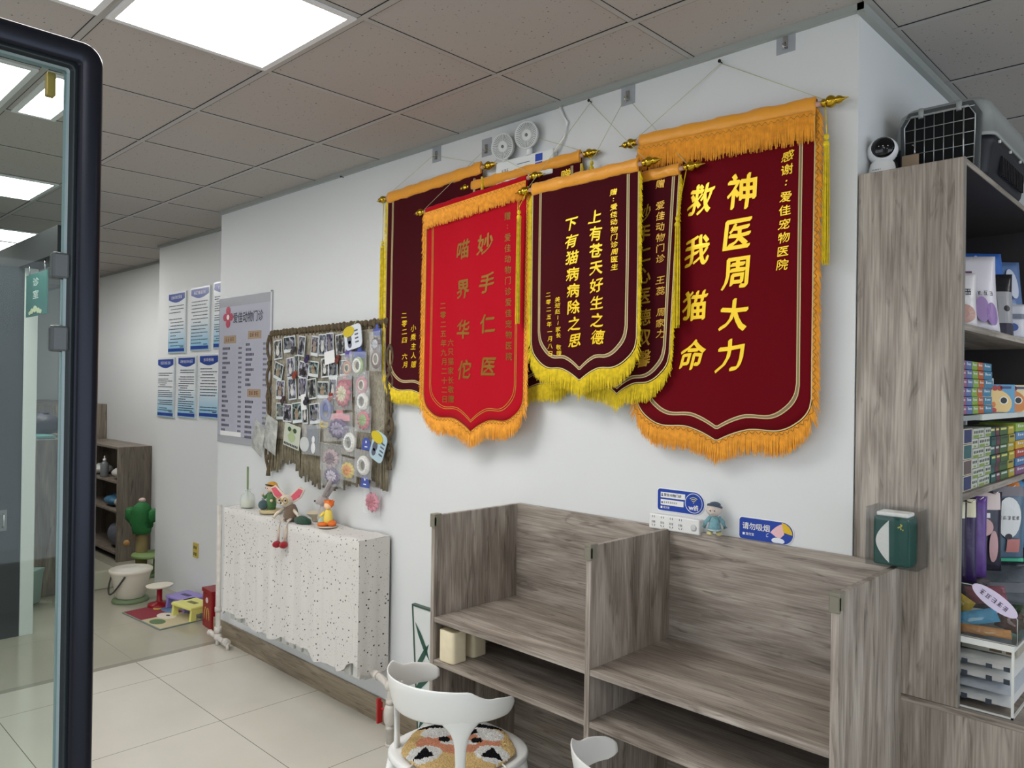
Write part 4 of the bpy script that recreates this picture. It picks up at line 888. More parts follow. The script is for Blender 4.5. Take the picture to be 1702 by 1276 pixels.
m = at(t); m.ball((X, Y-.004, ZR+.145), .030, .028, .028); m.ball((X-.052, Y-.03, ZR+.106), .009, n=8, m=3); m.ball((X+.043, Y-.023, ZR+.077), .009, n=8, m=3); m.build('head', skin, t)
m = at(t); m.ball((X, Y+.004, ZR+.160), .034, .032, .022); m.tube([(X+.02, Y+.008, ZR+.155), (X+.04, Y+.018, ZR+.135), (X+.042, Y+.02, ZR+.105)], [.02, .013, .004], 8); m.build('cap', yarn('yellow', (222, 164, 44)), t)
m = at(t); m.torus((X, Y-.002, ZR+.158), .031, .005, axis=(0, .25, 1), n=20, m=6); m.ball((X-.012, Y-.031, ZR+.146), .003, n=6, m=3); m.ball((X+.010, Y-.031, ZR+.146), .003, n=6, m=3); m.build('hair_and_eyes', yarn('brown', (70, 42, 28)), t)
t = thing('yarn_ball', 'small teal grey yarn ball on the round base, in front of the yellow capped doll', 'ball', (X-.02, Y-.045, ZR+.02))
at(t).ball((X-.018, Y-.042, ZR+.048), .028).build('ball', yarn('teal', (70, 96, 100)), t); m = at(t); m.tube([(X-.018, Y-.042, ZR+.07), (X-.018, Y-.044, ZR+.086)], .008, 8); m.build('knob', yarn('grey', (140, 140, 142)), t)
# fox doll with glasses, legs hanging over the edge
t = thing('crochet_fox', 'crochet fox doll with big pink ears, glasses and dangling red shoes', 'doll', (-3.86, RY+.02, ZR)); X, Y = -3.865, RY+.035; cream = yarn('cream', (226, 212, 192)); pk = yarn('pink', (222, 92, 112))
m = at(t); m.lathe([(.030, 0), (.034, .02), (.027, .05), (.018, .068)], (X+.02, Y, ZR)); m.build('body', yarn('taupe', (120, 100, 82)), t)
m = at(t); m.ball((X, Y-.008, ZR+.085), .034, .030, .028); m.ball((X, Y-.036, ZR+.076), .014, .012, .010, n=10, m=4)
for s_, hx in ((-1, -.05), (1, .06)): m.tube([(X+s_*.02+.01, Y-.005, ZR+.052), (X+hx+.01, Y-.02, ZR+.028), (X+hx*1.25+.01, Y-.03, ZR+.006)], [.008, .007, .007], 8)
m.build('head', cream, t)
for s_ in (-1, 1):
    m = at(t); tipx, tipz = X+s_*.092, ZR+.138
    m.prism([(X+s_*.006, Y-.004, ZR+.106), (X+s_*.032, Y-.004, ZR+.074), (X+s_*.072, Y-.004, ZR+.100), (tipx, Y-.004, tipz), (X+s_*.064, Y-.004, ZR+.150)], (0, .008, 0)); e = m.build('ear', cream, t, bevel=.003)
    m = at(t); m.prism([(X+s_*.020, Y-.006, ZR+.104), (X+s_*.034, Y-.006, ZR+.086), (X+s_*.066, Y-.006, ZR+.104), (tipx-s_*.008, Y-.006, tipz-.002), (X+s_*.062, Y-.006, ZR+.142)], (0, .002, 0)); m.build('inner_ear', pk, e)
m = at(t)
for s_ in (-1, 1): m.torus((X+s_*.017, Y-.040, ZR+.090), .013, .0022, n=18, m=6)
m.tube([(X-.004, Y-.041, ZR+.090), (X+.004, Y-.041, ZR+.090)], .002, 6); m.build('glasses', mat('glasses_gold', (190, 160, 90), .3, .6), t)
m = at(t)
for s_ in (-1, 1): m.ball((X+s_*.016, Y-.037, ZR+.090), .004, n=8, m=3)
m.ball((X, Y-.047, ZR+.080), .004, n=8, m=3); m.build('eyes', black, t)
for s_ in (-1, 1):
    m = at(t); lx = X+.02+s_*.018; m.tube([(lx, Y-.02, ZR+.010), (lx+.004, RY-.018, ZR+.004), (lx, RY-.026, ZR-.03), (lx-.004, RY-.024, ZR-.085)], .006, 8); lg = m.build('leg', cream, t)
    m = at(t); m.ball((lx-.004, RY-.034, ZR-.098), .017, .022, .015); m.build('shoe', yarn('red', (160, 20, 34)), lg)
bpy.data.objects['crochet_fox'].scale = (1.25, 1.25, 1.25); bpy.data.objects['crochet_fox'].rotation_euler = (0, 0, R(24))
t = thing('felt_leaf', 'dark green leaf shaped felt cushion beside the fox doll', 'toy', (-3.73, 2.22, ZR))
m = at(t); n = 16; top_, bo = [], []
for i in range(n):
    a = 2*math.pi*i/n; r = .055*(1+.22*math.cos(2*a)); top_.append((-3.73+r*math.cos(a), 2.225+.6*r*math.sin(a), ZR+.022)); bo.append((-3.73+r*1.1*math.cos(a), 2.225+.66*r*math.sin(a), ZR+.006))
m.ring_skin([[(-3.73+.9*(p[0]+3.73), p[1], ZR) for p in bo], bo, top_, [(-3.73+.35*(p[0]+3.73), 2.225+.35*(p[1]-2.225), ZR+.036) for p in top_]]); m.build('cushion', yarn('dark_green', (26, 70, 48)), t)
t = thing('shell_dish', 'cream shell shaped dish behind the dark green felt leaf', 'dish', (-3.745, 2.315, ZR))
m = at(t); m.lathe([(.020, 0), (.024, .018), (.050, .038), (.058, .046), (.054, .048), (.02, .026)], (-3.745, 2.315, ZR), n=24, sc=(1, .8)); m.build('dish', mat('dish_cream', (222, 208, 180), .5), t)
t = thing('plush_rabbit', 'grey long eared plush rabbit leaning against the wall', 'plush toy', (-3.64, 2.315, ZR)); X, Y = -3.645, 2.305; gy = mat('plush_grey', (178, 170, 168), .9, sheen=.4, bump=.6, bscale=200)
m = at(t); m.lathe([(.030, 0), (.038, .025), (.030, .07), (.018, .10)], (X, Y, ZR)); m.build('body', gy, t)
m = at(t); m.ball((X, Y-.008, ZR+.125), .026, .034, .030, rot=Matrix.Rotation(R(-20), 3, 'Y')); m.ball((X-.012, Y-.032, ZR+.118), .016, .016, .014); m.build('head', gy, t)
for s_ in (-1, 1):
    m = at(t); m.tube([(X+.012, Y+s_*.012, ZR+.145), (X+.045, Y+s_*.016, ZR+.19), (X+.085, Y+s_*.018, ZR+.235), (X+.10, Y+s_*.018, ZR+.262)], [.009, .015, .014, .004], 8, flat=.6); m.build('ear', gy, t)
m = at(t); m.ball((X-.020, Y-.046, ZR+.122), .007, .005, .006, n=8, m=3); m.build('nose', black, t)
t = thing('orange_toy', 'small orange haired toy figure in a yellow top and mint cape', 'toy figure', (-3.54, 2.25, ZR)); X, Y = -3.535, 2.26; og = mat('toy_orange', (226, 112, 42), .5)
at(t).lathe([(.052, 0), (.052, .006)], (X, Y, ZR), n=24).build('base', mat('toy_base', (206, 196, 180), .5), t)
m = at(t); m.ball((X-.02, Y-.02, ZR+.016), .030, .024, .012); m.ball((X+.028, Y-.012, ZR+.020), .026, .022, .017); m.build('feet', og, t)
m = at(t); m.lathe([(.024, .012), (.026, .045), (.020, .08), (.012, .092)], (X+.004, Y, ZR)); m.tube([(X-.016, Y-.006, ZR+.078), (X-.036, Y-.02, ZR+.055)], .008, 8); m.build('body', mat('toy_yellow', (232, 206, 92), .5), t)
m = at(t); m.prism([(X-.018, Y+.004, ZR+.09), (X-.058, Y+.01, ZR+.02), (X-.02, Y+.01, ZR+.012)], (0, .012, 0)); m.build('cape', mat('toy_mint', (186, 216, 196), .5), t, bevel=.003)
m = at(t); m.ball((X+.002, Y-.004, ZR+.112), .021, .020, .021); m.build('head', mat('toy_skin', (240, 200, 160), .5), t)
m = at(t); m.ball((X+.006, Y+.004, ZR+.120), .026, .024, .024)
for a in range(7): m.tube([(X+.006+.018*math.cos(a), Y+.004+.014*math.sin(a), ZR+.124), (X+.006+.03*math.cos(a), Y+.004+.02*math.sin(a), ZR+.138+.004*(a % 2))], [.008, .002], 6)
m.build('hair', og, t)

for q, a in (('orange_toy', 40),): bpy.data.objects[q].rotation_euler = (0, 0, R(a))

# ------------------------------------------------------------------ floor things at the far left
t = thing('dog_food_pail', 'white bucket shaped bowl with a lid rim on a green base ring', 'bowl', (-6.34, 2.27, 0)); X, Y = -6.345, 2.27
m = at(t); m.lathe([(.095, .03), (.105, .04), (.140, .20), (.150, .225), (.158, .235), (.158, .250), (.148, .256), (.135, .25)], (X, Y, 0), n=36); m.build('bowl', mat('bowl_cream', (212, 206, 190), .35), t)
at(t).lathe([(.130, 0), (.134, .006), (.130, .022), (.105, .03)], (X, Y, 0), n=32).build('base_ring', mat('ring_green', (112, 130, 96), .5), t)
m = at(t); m.lathe([(.135, .248), (.10, .252), (.05, .262), (.01, .264)], (X, Y, 0), n=30, cap=False); m.build('lid', mat('bowl_lid', (218, 214, 204), .35), t)
m = at(t); m.tube([(X+.155*math.cos(a), Y+.155*math.sin(a), .22-.145*math.sin((a-R(215))/R(110)*math.pi)) for a in [R(215+110*k/16) for k in range(17)]], .007, 8); m.build('handle', mat('handle_dark', (60, 58, 56), .5), t)
t = thing('cactus_cat_post', 'green cactus shaped cat scratching post with a round green platform', 'cat post', (-7.2, 2.68, 0)); X, Y = -7.19, 2.66; cg = mat('cactus_green', (44, 120, 62), .7, bump=.4, bscale=120)
m = at(t); m.lathe([(.075, .36), (.082, .40), (.082, .55), (.070, .60), (.035, .635), (.01, .645)], (X, Y, 0), n=16)
for s_ in (-1, 1): m.tube([(X, Y, .44), (X+s_*.08, Y+s_*.04, .45), (X+s_*.115, Y+s_*.06, .49), (X+s_*.115, Y+s_*.06, .56), (X+s_*.113, Y+s_*.058, .585)], [.040, .042, .045, .043, .018], 12)
m.build('cactus', cg, t)
m = at(t); m.ball((X, Y, .655), .030, .030, .022); m.build('flower', mat('flower_pink', (214, 190, 180), .7), t)
m = at(t); m.tube([(X, Y, .0), (X, Y, .37)], .048, 16); m.build('post', mat('sisal', (160, 142, 96), .9, bump=.8, bscale=260), t)
m = at(t); m.lathe([(.15, .165), (.155, .17), (.155, .185), (.15, .19)], (X+.10, Y+.04, 0), n=28); m.build('platform', mat('platform_green', (140, 166, 106), .7), t)
m = at(t); m.box(X-.20, X+.24, Y-.16, Y+.18, 0, .03); m.tube([(X+.16, Y+.08, .03), (X+.16, Y+.08, .168)], .035, 12); m.build('base', mat('base_green', (120, 146, 96), .8), t, bevel=.01)
m = at(t); m.tube([(X-.10, Y-.08, .28), (X-.045, Y-.02, .36)], .003, 5); m.ball((X-.11, Y-.09, .265), .028, n=10, m=4); m.build('pompom', mat('pompom', (196, 150, 96), .9), t)
t = thing('pedestal_dish', 'small white dish on a dark red pedestal beside the violet step stool', 'dish', (-6.02, 2.40, 0)); X, Y = -6.03, 2.37
m = at(t); m.lathe([(.082, 0), (.085, .01), (.080, .025), (.03, .035), (.020, .05), (.020, .13), (.03, .145)], (X, Y, 0), n=26); m.build('pedestal', mat('pedestal_red', (140, 14, 26), .3), t)
m = at(t); m.lathe([(.03, .142), (.075, .150), (.085, .165), (.078, .166), (.02, .156)], (X, Y, 0), n=26, sc=(1.2, 1)); m.build('dish', mat('dish_white', (224, 218, 200), .35), t)
def stool(name, label, x, y, a, c, w=.26, d=.19, h=.105):
    t = thing('step_stool', label, 'step stool', (x, y, 0)); t.rotation_euler = (0, 0, a); mm = mat(name, c, .4)
    m = MB(); m.box(-w/2, w/2, -d/2, d/2, h-.022, h); m.build('top', mm, t, bevel=.008)
    for s_ in (-1, 1):
        m = MB(); q = s_*(w/2-.014); m.prism([(q-.012, -d/2, 0), (q-.012, -d/2+.05, 0), (q-.012, -d/4, .05), (q-.012, d/4, .05), (q-.012, d/2-.05, 0), (q-.012, d/2, 0), (q-.012, d/2-.01, h-.02), (q-.012, -d/2+.01, h-.02)], (.024, 0, 0)); m.build('leg', mm, t, bevel=.004)
    MB().box(-.05, .05, -.018, .018, h-.001, h+.0015).build('grip_slot', mat('slot_'+name, tuple(int(v*.5) for v in c), .5), t)
stool('stool_violet', 'small violet plastic step stool behind the yellow one', -5.83, 2.49, R(8), (150, 136, 200))
stool('stool_yellow', 'small pale yellow plastic step stool beside the red bin', -5.60, 2.44, R(8), (226, 222, 128))
t = thing('play_mat', 'square printed play mat in red, cream and blue on the floor', 'mat', (-5.75, 2.28, 0)); t.rotation_euler = (0, 0, R(4))
MB().box(-.30, .30, -.16, .16, 0, .008).build('mat', mat('mat_edge', (120, 132, 124), .7), t, bevel=.004)
for nm, c, pts in (('red_field', (136, 44, 56), ((-.29, -.15), (0, -.15), (.02, .15), (-.29, .15))), ('cream_field', (196, 184, 150), ((0, -.15), (.29, -.15), (.29, .15), (.02, .15)))):
    m = MB(); m.prism([(p[0], p[1], .008) for p in pts], (0, 0, .0008)); m.build(nm, mat(nm, c, .75), t)
for nm, c, cx, cy, rx, ry in (('blue_patch', (110, 140, 176), -.10, .10, .09, .045), ('cloud_patch', (222, 214, 200), .03, .02, .09, .06), ('green_patch', (96, 120, 84), .12, -.09, .07, .05), ('yellow_patch', (206, 190, 90), -.20, .06, .035, .03), ('dark_patch', (60, 52, 50), .03, .03, .02, .012)):
    m = MB(); m.prism([(cx+rx*math.cos(a*math.pi/10), cy+ry*math.sin(a*math.pi/10), .0088 + (.0006 if nm == 'dark_patch' else 0)) for a in range(20)], (0, 0, .0008)); m.build(nm, mat(nm, c, .75), t)
t = thing('red_bin', 'dark red box shaped bin with a golden double arch emblem', 'bin', (-5.27, 2.46, 0)); rb_ = mat('bin_red', (140, 14, 22), .35)
MZ = Matrix.Translation((-5.27, 2.47, 0)) @ Matrix.Rotation(R(-4), 4, 'Z')
m = at(t); m.box(-.085, .085, -.07, .07, 0, .245, MZ); m.build('body', rb_, t, bevel=.008)
m = at(t); m.box(-.090, .090, -.075, .075, .245, .272, MZ); m.tube([MZ @ Vector((.085, -.02, .26)), MZ @ Vector((.10, -.02, .30)), MZ @ Vector((.085, .02, .30))], .010, 8); m.build('lid', rb_, t, bevel=.006)
m = at(t)
for s_ in (-1, 1): m.tube([MZ @ Vector((s_*.021+.021*math.cos(a)*1.0, -.0712, .06+.085*math.sin(a))) for a in [math.pi*k/12 for k in range(13)]], .006, 6, flat=.35)
m.build('arches', mat('arch_gold', (200, 150, 90), .5), t)
m = at(t); m.ball(MZ @ Vector((0, -.071, .195)), .022, .002, .020, n=12, m=4); m.build('pale_patch', mat('bin_patch', (220, 200, 204), .5), t)

# shelving and cabinet at the far end
t = thing('low_shelf_unit', 'low grey wood shelf unit with open shelves at the far left wall', 'shelf unit', (-8.3, 2.95, 0)); x0, x1, y0, y1, zt = -9.0, -7.75, 2.64, W3-.002, 1.095
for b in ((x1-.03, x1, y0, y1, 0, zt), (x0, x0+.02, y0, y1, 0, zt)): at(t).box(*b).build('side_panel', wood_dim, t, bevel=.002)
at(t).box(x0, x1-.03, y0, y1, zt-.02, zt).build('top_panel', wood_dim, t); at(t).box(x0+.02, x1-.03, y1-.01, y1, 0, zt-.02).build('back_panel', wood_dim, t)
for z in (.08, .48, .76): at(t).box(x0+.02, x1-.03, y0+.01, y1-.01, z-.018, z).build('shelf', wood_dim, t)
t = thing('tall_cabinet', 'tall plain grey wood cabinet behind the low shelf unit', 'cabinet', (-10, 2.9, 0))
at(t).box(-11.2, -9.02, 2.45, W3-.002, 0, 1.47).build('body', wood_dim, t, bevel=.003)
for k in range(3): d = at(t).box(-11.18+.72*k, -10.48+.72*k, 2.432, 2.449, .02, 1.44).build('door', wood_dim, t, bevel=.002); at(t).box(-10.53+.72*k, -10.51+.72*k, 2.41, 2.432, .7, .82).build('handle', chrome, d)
def soft(name, label, cat, x, y, z, w, d, h, c, n=3):
    t = thing(name, label, cat, (x, y, z)); mm = mat('soft_%d_%d_%d' % c, c, .5, bump=.5, bscale=50)
    m = at(t); rings = []
    for i in range(9):
        s_ = math.sin(math.pi*min(.999, max(.001, i/8)))**.4; zz = z+h*i/8
        rings.append([(x+w/2*s_*math.copysign(abs(math.cos(a))**.6, math.cos(a))*(1+.08*noise.noise(Vector((a*2, i*.6, x*3)))), y+d/2*s_*math.copysign(abs(math.sin(a))**.6, math.sin(a)), zz) for a in [2*math.pi*k/18 for k in range(18)]])
    m.ring_skin(rings); m.build('body', mm, t)
    m = at(t); m.box(x-w*.25, x+w*.25, y-d*.1, y+d*.1, z+h*.92, z+h*1.02); m.build('fold', mm, t, bevel=.01); return t
soft('folded_bag', 'crumpled white bag on the upper shelf of the low unit', 'bag', -7.95, 2.775, .762, .32, .20, .12, (206, 204, 198))
soft('folded_bag', 'blue folded bag on the middle shelf of the low unit', 'bag', -8.17, 2.775, .482, .26, .20, .11, (62, 110, 142))
soft('folded_bag', 'grey white folded bag beside the blue one on the middle shelf', 'bag', -7.90, 2.775, .482, .22, .20, .12, (168, 168, 156))
soft('folded_bag', 'large slate grey pad on the bottom shelf of the low unit', 'bag', -8.02, 2.78, .082, .42, .20, .26, (104, 108, 120))
soft('folded_bag', 'white bag lying on the far shelf seen through the glass', 'bag', -8.62, 2.775, .762, .26, .20, .10, (214, 216, 212))
t = thing('pump_bottle', 'clear pump bottle with white cap on the upper shelf of the low unit', 'bottle', (-8.30, 2.70, .762))
at(t).lathe([(.035, 0), (.038, .01), (.038, .13), (.02, .15), (.012, .155)], (-8.30, 2.70, .762)).build('bottle', mat('bottle_dark', (120, 124, 126), .15), t)
at(t).lathe([(.016, .155), (.016, .18), (.006, .182), (.006, .21)], (-8.30, 2.70, .762)).build('cap', white, t)
t = thing('storage_crate', 'pale crate with dark stripes on the floor by the low unit', 'crate', (-7.1, 2.25, 0))
at(t).box(-7.40, -6.84, 2.16, 2.34, 0, .15).build('body', mat('crate_pale', (190, 190, 168), .5), t, bevel=.008); m = at(t)
for k in range(6): m.box(-7.37+.088*k, -7.32+.088*k, 2.156, 2.161, .02, .12)
m.build('stripe', mat('crate_stripe', (60, 48, 56), .5), t)
# things seen through the glass
t = thing('counter_cabinet', 'grey wood counter seen through the door glass', 'cabinet', (-8, 2.0, 0))
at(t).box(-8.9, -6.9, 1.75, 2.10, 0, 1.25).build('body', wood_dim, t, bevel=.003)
soft('cloth_heap', 'dark heap with violet folds lying on the grey counter behind the glass', 'cloth', -7.40, 1.92, 1.252, .36, .22, .20, (52, 50, 62))
tag(MB((-7.15, 1.9, 1.252)).box(-7.32, -6.98, 1.77, 1.90, 1.252, 1.275).build('tray', mat('tray_teal', (110, 170, 166), .3), bevel=.004), 'thin teal tray at the counter edge behind the glass', 'tray')
t = thing('waste_bin', 'pale teal waste bin on the floor behind the door glass', 'bin', (-6.9, 1.55, 0))
m = at(t); m.lathe([(.10, 0), (.13, .01), (.15, .24), (.16, .25), (.16, .27)], (-6.75, 1.62, 0), n=4); m.build('body', mat('bin_teal', (150, 178, 170), .4), t, bevel=.01); m = at(t); m.lathe([(.15, .262), (.04, .27)], (-6.75, 1.62, 0), n=4, cap=True); m.build('lid', mat('bin_teal_lid', (130, 160, 152), .4), t)
# ------------------------------------------------------------------ wooden cubby desk against the wall
t = thing('cubby_desk', 'grey wood cubby desk with two bays and open shelves along the wall', 'desk', (-1.5, 2.36, 0))
BX, YF, YB, ZT = (-2.262, -1.508, -.742), 1.905, W-.002, 1.232; TH = .019
for i, x in enumerate(BX):
    at(t).box(x, x+TH, YF, YB-.018 if i == 1 else YB, 0, ZT).build('divider', wood_z, t, bevel=.0015)
at(t).box(BX[0]+TH, BX[2], YB-.018, YB, .0, ZT+.003).build('back_panel', wood_x, t, bevel=.0015)
for a, b in ((0, 1), (1, 2)):
    for nm, z in (('upper_board', .845), ('lower_board', .683)):
        at(t).box(BX[a]+TH, BX[b], YF+.003, YB-.018, z-.019, z).build(nm, wood_x, t, bevel=.0015)
capm = mat('corner_cap', (126, 122, 108), .5)
for x in BX:
    m = at(t); m.box(x-.004, x+TH+.004, YF-.005, YF+.032, ZT-.004, ZT+.006); m.box(x-.004, x+TH+.004, YF-.005, YF+.006, ZT-.045, ZT-.004); m.box(x-.004, x, YF-.005, YF+.026, ZT-.040, ZT); m.box(x+TH, x+TH+.004, YF-.005, YF+.026, ZT-.040, ZT)
    m.build('corner_cap', capm, t, bevel=.002)
m = at(t)
for x, z in ((-2.235, .83), (-1.48, .83), (-.75, .83)): m.lathe([(.006, 0), (.006, .001)], (x, YF+.03, z+.016), n=8)
m.build('screw_cover', mat('screw_cover', (150, 146, 136), .5), t)
cream_p = mat('roll_cream', (232, 220, 188), .6, vary=.05, vscale=30)
for i, (x, y) in enumerate(((-2.185, 1.955), (-2.185, 2.06))):
    t = thing('paper_pack', ['cream paper pack at the front of the left lower cubby', 'cream paper pack standing behind the other in the left lower cubby'][i], 'paper pack', (x, y, .683), 'cream packs in the cubby')
    m = at(t); pts = []
    for sx, sy, q in ((1, 1, 0), (-1, 1, 90), (-1, -1, 180), (1, -1, 270)):
        for k in range(6): a = R(q+18*k); pts.append((x+sx*.026+.016*math.cos(a), y+sy*.022+.016*math.sin(a), .6835))
    m.prism(pts, (0, 0, .118)); m.build('pack', cream_p, t, bevel=.003)
    m = at(t); m.prism([(x+(p[0]-x)*.86, y+(p[1]-y)*.86, .8018) for p in pts], (0, 0, .001)); m.build('fold', mat('roll_fold', (214, 200, 164), .7), t)
t = thing('leaf_picture', 'white picture board with dark green leaf shapes between wall and desk', 'picture', (-2.79, 2.33, .0)); RT = Matrix.Translation((-2.75, 2.325, 0)) @ Matrix.Rotation(R(4), 4, 'X')
m = at(t); m.box(-.07, .40, -.008, .008, .02, .705, RT); m.build('board', mat('board_white', (216, 220, 218), .5), t)
m = at(t)
for b in ((-.074, .404, -.011, .009, .700, .708), (-.074, -.066, -.011, .009, .02, .708)): m.box(*b, RT)
m.build('frame', mat('board_edge_green', (60, 84, 74), .4), t)
m = at(t)
for zc, ang in ((.47, 55), (.35, 40), (.20, 60), (.55, 120)):
    a = R(ang); P = lambda u, v: RT @ Vector((-.012+u*math.cos(a)-v*math.sin(a), -.0095, zc+u*math.sin(a)+v*math.cos(a)))
    m.face([m.v(P(*q)) for q in ((-.10, 0), (-.04, .014), (.03, .012), (.09, 0), (.03, -.012), (-.04, -.014))])
m.build('leaf', mat('leaf_green', (44, 84, 72), .6), t)

# signs, power strip and doll on the wall above the desk
blue = mat('sign_blue', (22, 62, 160), .35)
def pill(mb, x0, x1, z0, z1, y, th, grow=0):
    x0 -= grow; x1 += grow; z0 -= grow; z1 += grow; r = (z1-z0)/2; q = .010; pts = []
    for k in range(13): a = R(-90+15*k); pts.append((x1-r+r*math.cos(a), y, (z0+z1)/2+r*math.sin(a)))
    for cx, cz, a0 in ((x0+q, z1-q, 90), (x0+q, z0+q, 180)):
        for k in range(5): a = R(a0+22.5*k); pts.append((cx+q*math.cos(a), y, cz+q*math.sin(a)))
    mb.prism(pts, (0, -th, 0))
t = thing('wifi_sign', 'blue pill shaped wifi sign on the wall above the power strip', 'sign', (-1.46, W, 1.30)); TZ = 1.330
m = at(t); pill(m, -1.554, -1.366, 1.291, 1.368, W-.0005, .002, .003); m.build('rim', white, t)
m = at(t); pill(m, -1.554, -1.366, 1.291, 1.368, W-.002, .002); m.build('plate', blue, t)
f_ = facing(W-.0046); m = at(t); rect(m, -1.541, -1.440, 1.337, 1.357, f_); rect(m, -1.541, -1.446, 1.311, 1.331, f_); m.build('box', white, t)
m = at(t); c = (-1.406, W-.0042, 1.3295); m.torus((c[0], c[1], c[2]), .0335, .0012, n=36, m=6)
line_text(m, 'wifi', -1.406, 1.313, .026, facing(W-.0050), .0006, 1.05, 'CENTER'); m.build('ring_and_word', white, t)
m = at(t)
for k, r in enumerate((.0215, .0150, .0085)): m.tube([(c[0]+r*math.cos(a), W-.0048, 1.330+r*math.sin(a)*.9) for a in [R(48+84*q/8) for q in range(9)]], .0014, 5)
m.ball((c[0], W-.005, 1.3315), .0022, n=8, m=3); m.build('wave', mat('wave_yellow_white', (232, 226, 160), .4), t)
m = at(t); f2 = facing(W-.0049); line_text(m, '爱佳.动物门诊', -1.528, 1.3470, .0118, f2, .0001); marks(m, -1.4995, 1.3210, 7, .0082, f2, 3)
m.lathe([(.0026, 0), (.0026, .0003)], (-1.5345, W-.0048, 1.350), (0, -1, 0), 10); rect(m, -1.538, -1.531, 1.342, 1.3465, f2); rect(m, -1.538, -1.531, 1.317, 1.3225, f2); m.build('print', mat('print_blue_dark', (40, 48, 90), .5), t)
m = at(t); rect(m, -1.541, -1.533, 1.298, 1.306, f_); line_text(m, '支付宝', -1.530, 1.302, .009, f_, .0001); m.build('payment_mark', white, t)
t = thing('power_strip', 'white wall power strip with four sockets under the wifi sign', 'power strip', (-1.47, W, 1.25))
at(t).box(-1.572, -1.366, W-.032, W, 1.226, 1.279).build('body', mat('strip_white', (232, 232, 230), .35), t, bevel=.004)
m = at(t)
for k in range(4):
    x = -1.552 + .037*k; y0, y1 = W-.0328, W-.0315
    for dx in (-.004, .004): m.box(x+dx-.0008, x+dx+.0008, y0, y1, 1.266, 1.273)
    for dx in (-.0055, 0, .0055): m.box(x+dx-.0008, x+dx+.0008, y0, y1, 1.247, 1.255)
    for s_ in (-1, 1): m.box(-.0008, .0008, 0, .0013, -.0035, .0035, Matrix.Translation((x+s_*.005, y0, 1.239)) @ Matrix.Rotation(s_*R(30), 4, 'Y'))
m.build('socket_slots', black, t)
m = at(t); m.lathe([(.010, 0), (.011, .002), (.008, .003)], (-1.388, W-.032, 1.250), (0, -1, 0), 20); m.build('switch', mat('switch_grey', (206, 208, 208), .3), t)
t = thing('no_smoking_sign', 'blue pill shaped no smoking sign just above the desk back', 'sign', (-1.14, W, 1.27))
m = at(t); pill(m, -1.232, -1.048, 1.236, 1.306, W-.0005, .002, .003); m.build('rim', white, t)
m = at(t); pill(m, -1.232, -1.048, 1.236, 1.306, W-.002, .002); m.build('plate', blue, t)
m = at(t); line_text(m, '请勿吸烟', -1.222, 1.278, .0245, f_, .0003, 1.0); rect(m, -1.220, -1.212, 1.249, 1.257, f_); line_text(m, '支付宝', -1.209, 1.253, .010, f_, .0002); m.build('lettering', white, t)
y5 = facing(W-.0050)
def blob(nm, c, pts, fn, par): m = at(par); m.face([m.v(fn(*p)) for p in pts]); return m.build(nm, mat(nm, c, .4), par)
cx, cz = -1.083, 1.271
blob('pink_shape', (232, 186, 190), [(cx-.040, cz-.002)] + [(cx-.040+.062*k/8*.75, cz+.000+.030*math.sin(math.pi*.5*k/8)) for k in range(1, 9)] + [(cx+.006, cz-.004), (cx-.008, cz-.018), (cx-.022, cz-.014)], facing(W-.0047), t)
blob('yellow_shape', (222, 184, 30), [(cx-.002, cz+.034), (cx+.012, cz+.031), (cx+.024, cz+.022), (cx+.032, cz+.008), (cx+.034, cz-.002), (cx+.018, cz-.000), (cx+.004, cz+.004)], y5, t)
blob('cup_shape', (226, 232, 240), [(cx-.030+.022*math.cos(a*math.pi/10)+.016, max(cz-.033, cz-.026+.010*math.sin(a*math.pi/10))) for a in range(20)], facing(W-.0052), t)
m = at(t); m.tube([(cx-.050+.004*math.cos(a*.9), W-.005, cz-.008-.0016*a+.003*math.sin(a*1.1)) for a in range(7)], .0012, 5); m.ball((cx-.024, W-.005, cz+.006), .003, .001, .002, n=8, m=3); m.build('steam', mat('steam_white', (200, 214, 240), .4), t)
t = thing('plush_doll', 'small plush doll in a pale blue dress and yellow boots beside the power strip', 'plush toy', (-1.305, W-.035, ZT+.006)); X, Y, Z0 = -1.303, W-.042, ZT+.006; t.location = (X, Y, Z0)
MBd = lambda: at(t)
m = MBd(); m.lathe([(.030, .020), (.027, .035), (.018, .058), (.010, .068)], (X, Y, Z0), n=20, sc=(1, .75)); m.build('dress', yarn('pale_blue', (128, 176, 186)), t)
m = MBd(); m.lathe([(.0315, .018), (.031, .024)], (X, Y, Z0), n=20, sc=(1, .75)); m.build('hem', yarn('white_blue', (190, 214, 216)), t)
m = MBd(); m.ball((X-.002, Y-.002, Z0+.086), .027, .021, .022); m.ball((X-.008, Y-.020, Z0+.080), .011, .009, .008); m.build('head', yarn('skin_cream', (226, 214, 204)), t)
m = MBd(); m.torus((X, Y, Z0+.098), .022, .0045, axis=(.2, .3, 1), n=20, m=6); m.ball((X, Y+.003, Z0+.102), .020, .017, .011); m.build('bonnet', yarn('navy_grey', (70, 88, 108)), t)
for s_ in (-1, 1):
    m = MBd(); m.tube([(X+s_*.012, Y, Z0+.062), (X+s_*.028, Y-.004, Z0+.045), (X+s_*.036, Y-.006, Z0+.026)], [.008, .007, .007], 8); m.build('arm', yarn('pale_blue', (128, 176, 186)), t)
    m = MBd(); m.tube([(X+s_*.013, Y, Z0+.024), (X+s_*.014, Y, Z0+.010)], .008, 8); lg = m.build('leg', yarn('navy_grey', (70, 88, 108)), t); m = MBd(); m.ball((X+s_*.015, Y-.004, Z0+.007), .011, .014, .008); m.build('boot', yarn('boot_yellow', (226, 214, 150)), lg)
m = MBd()
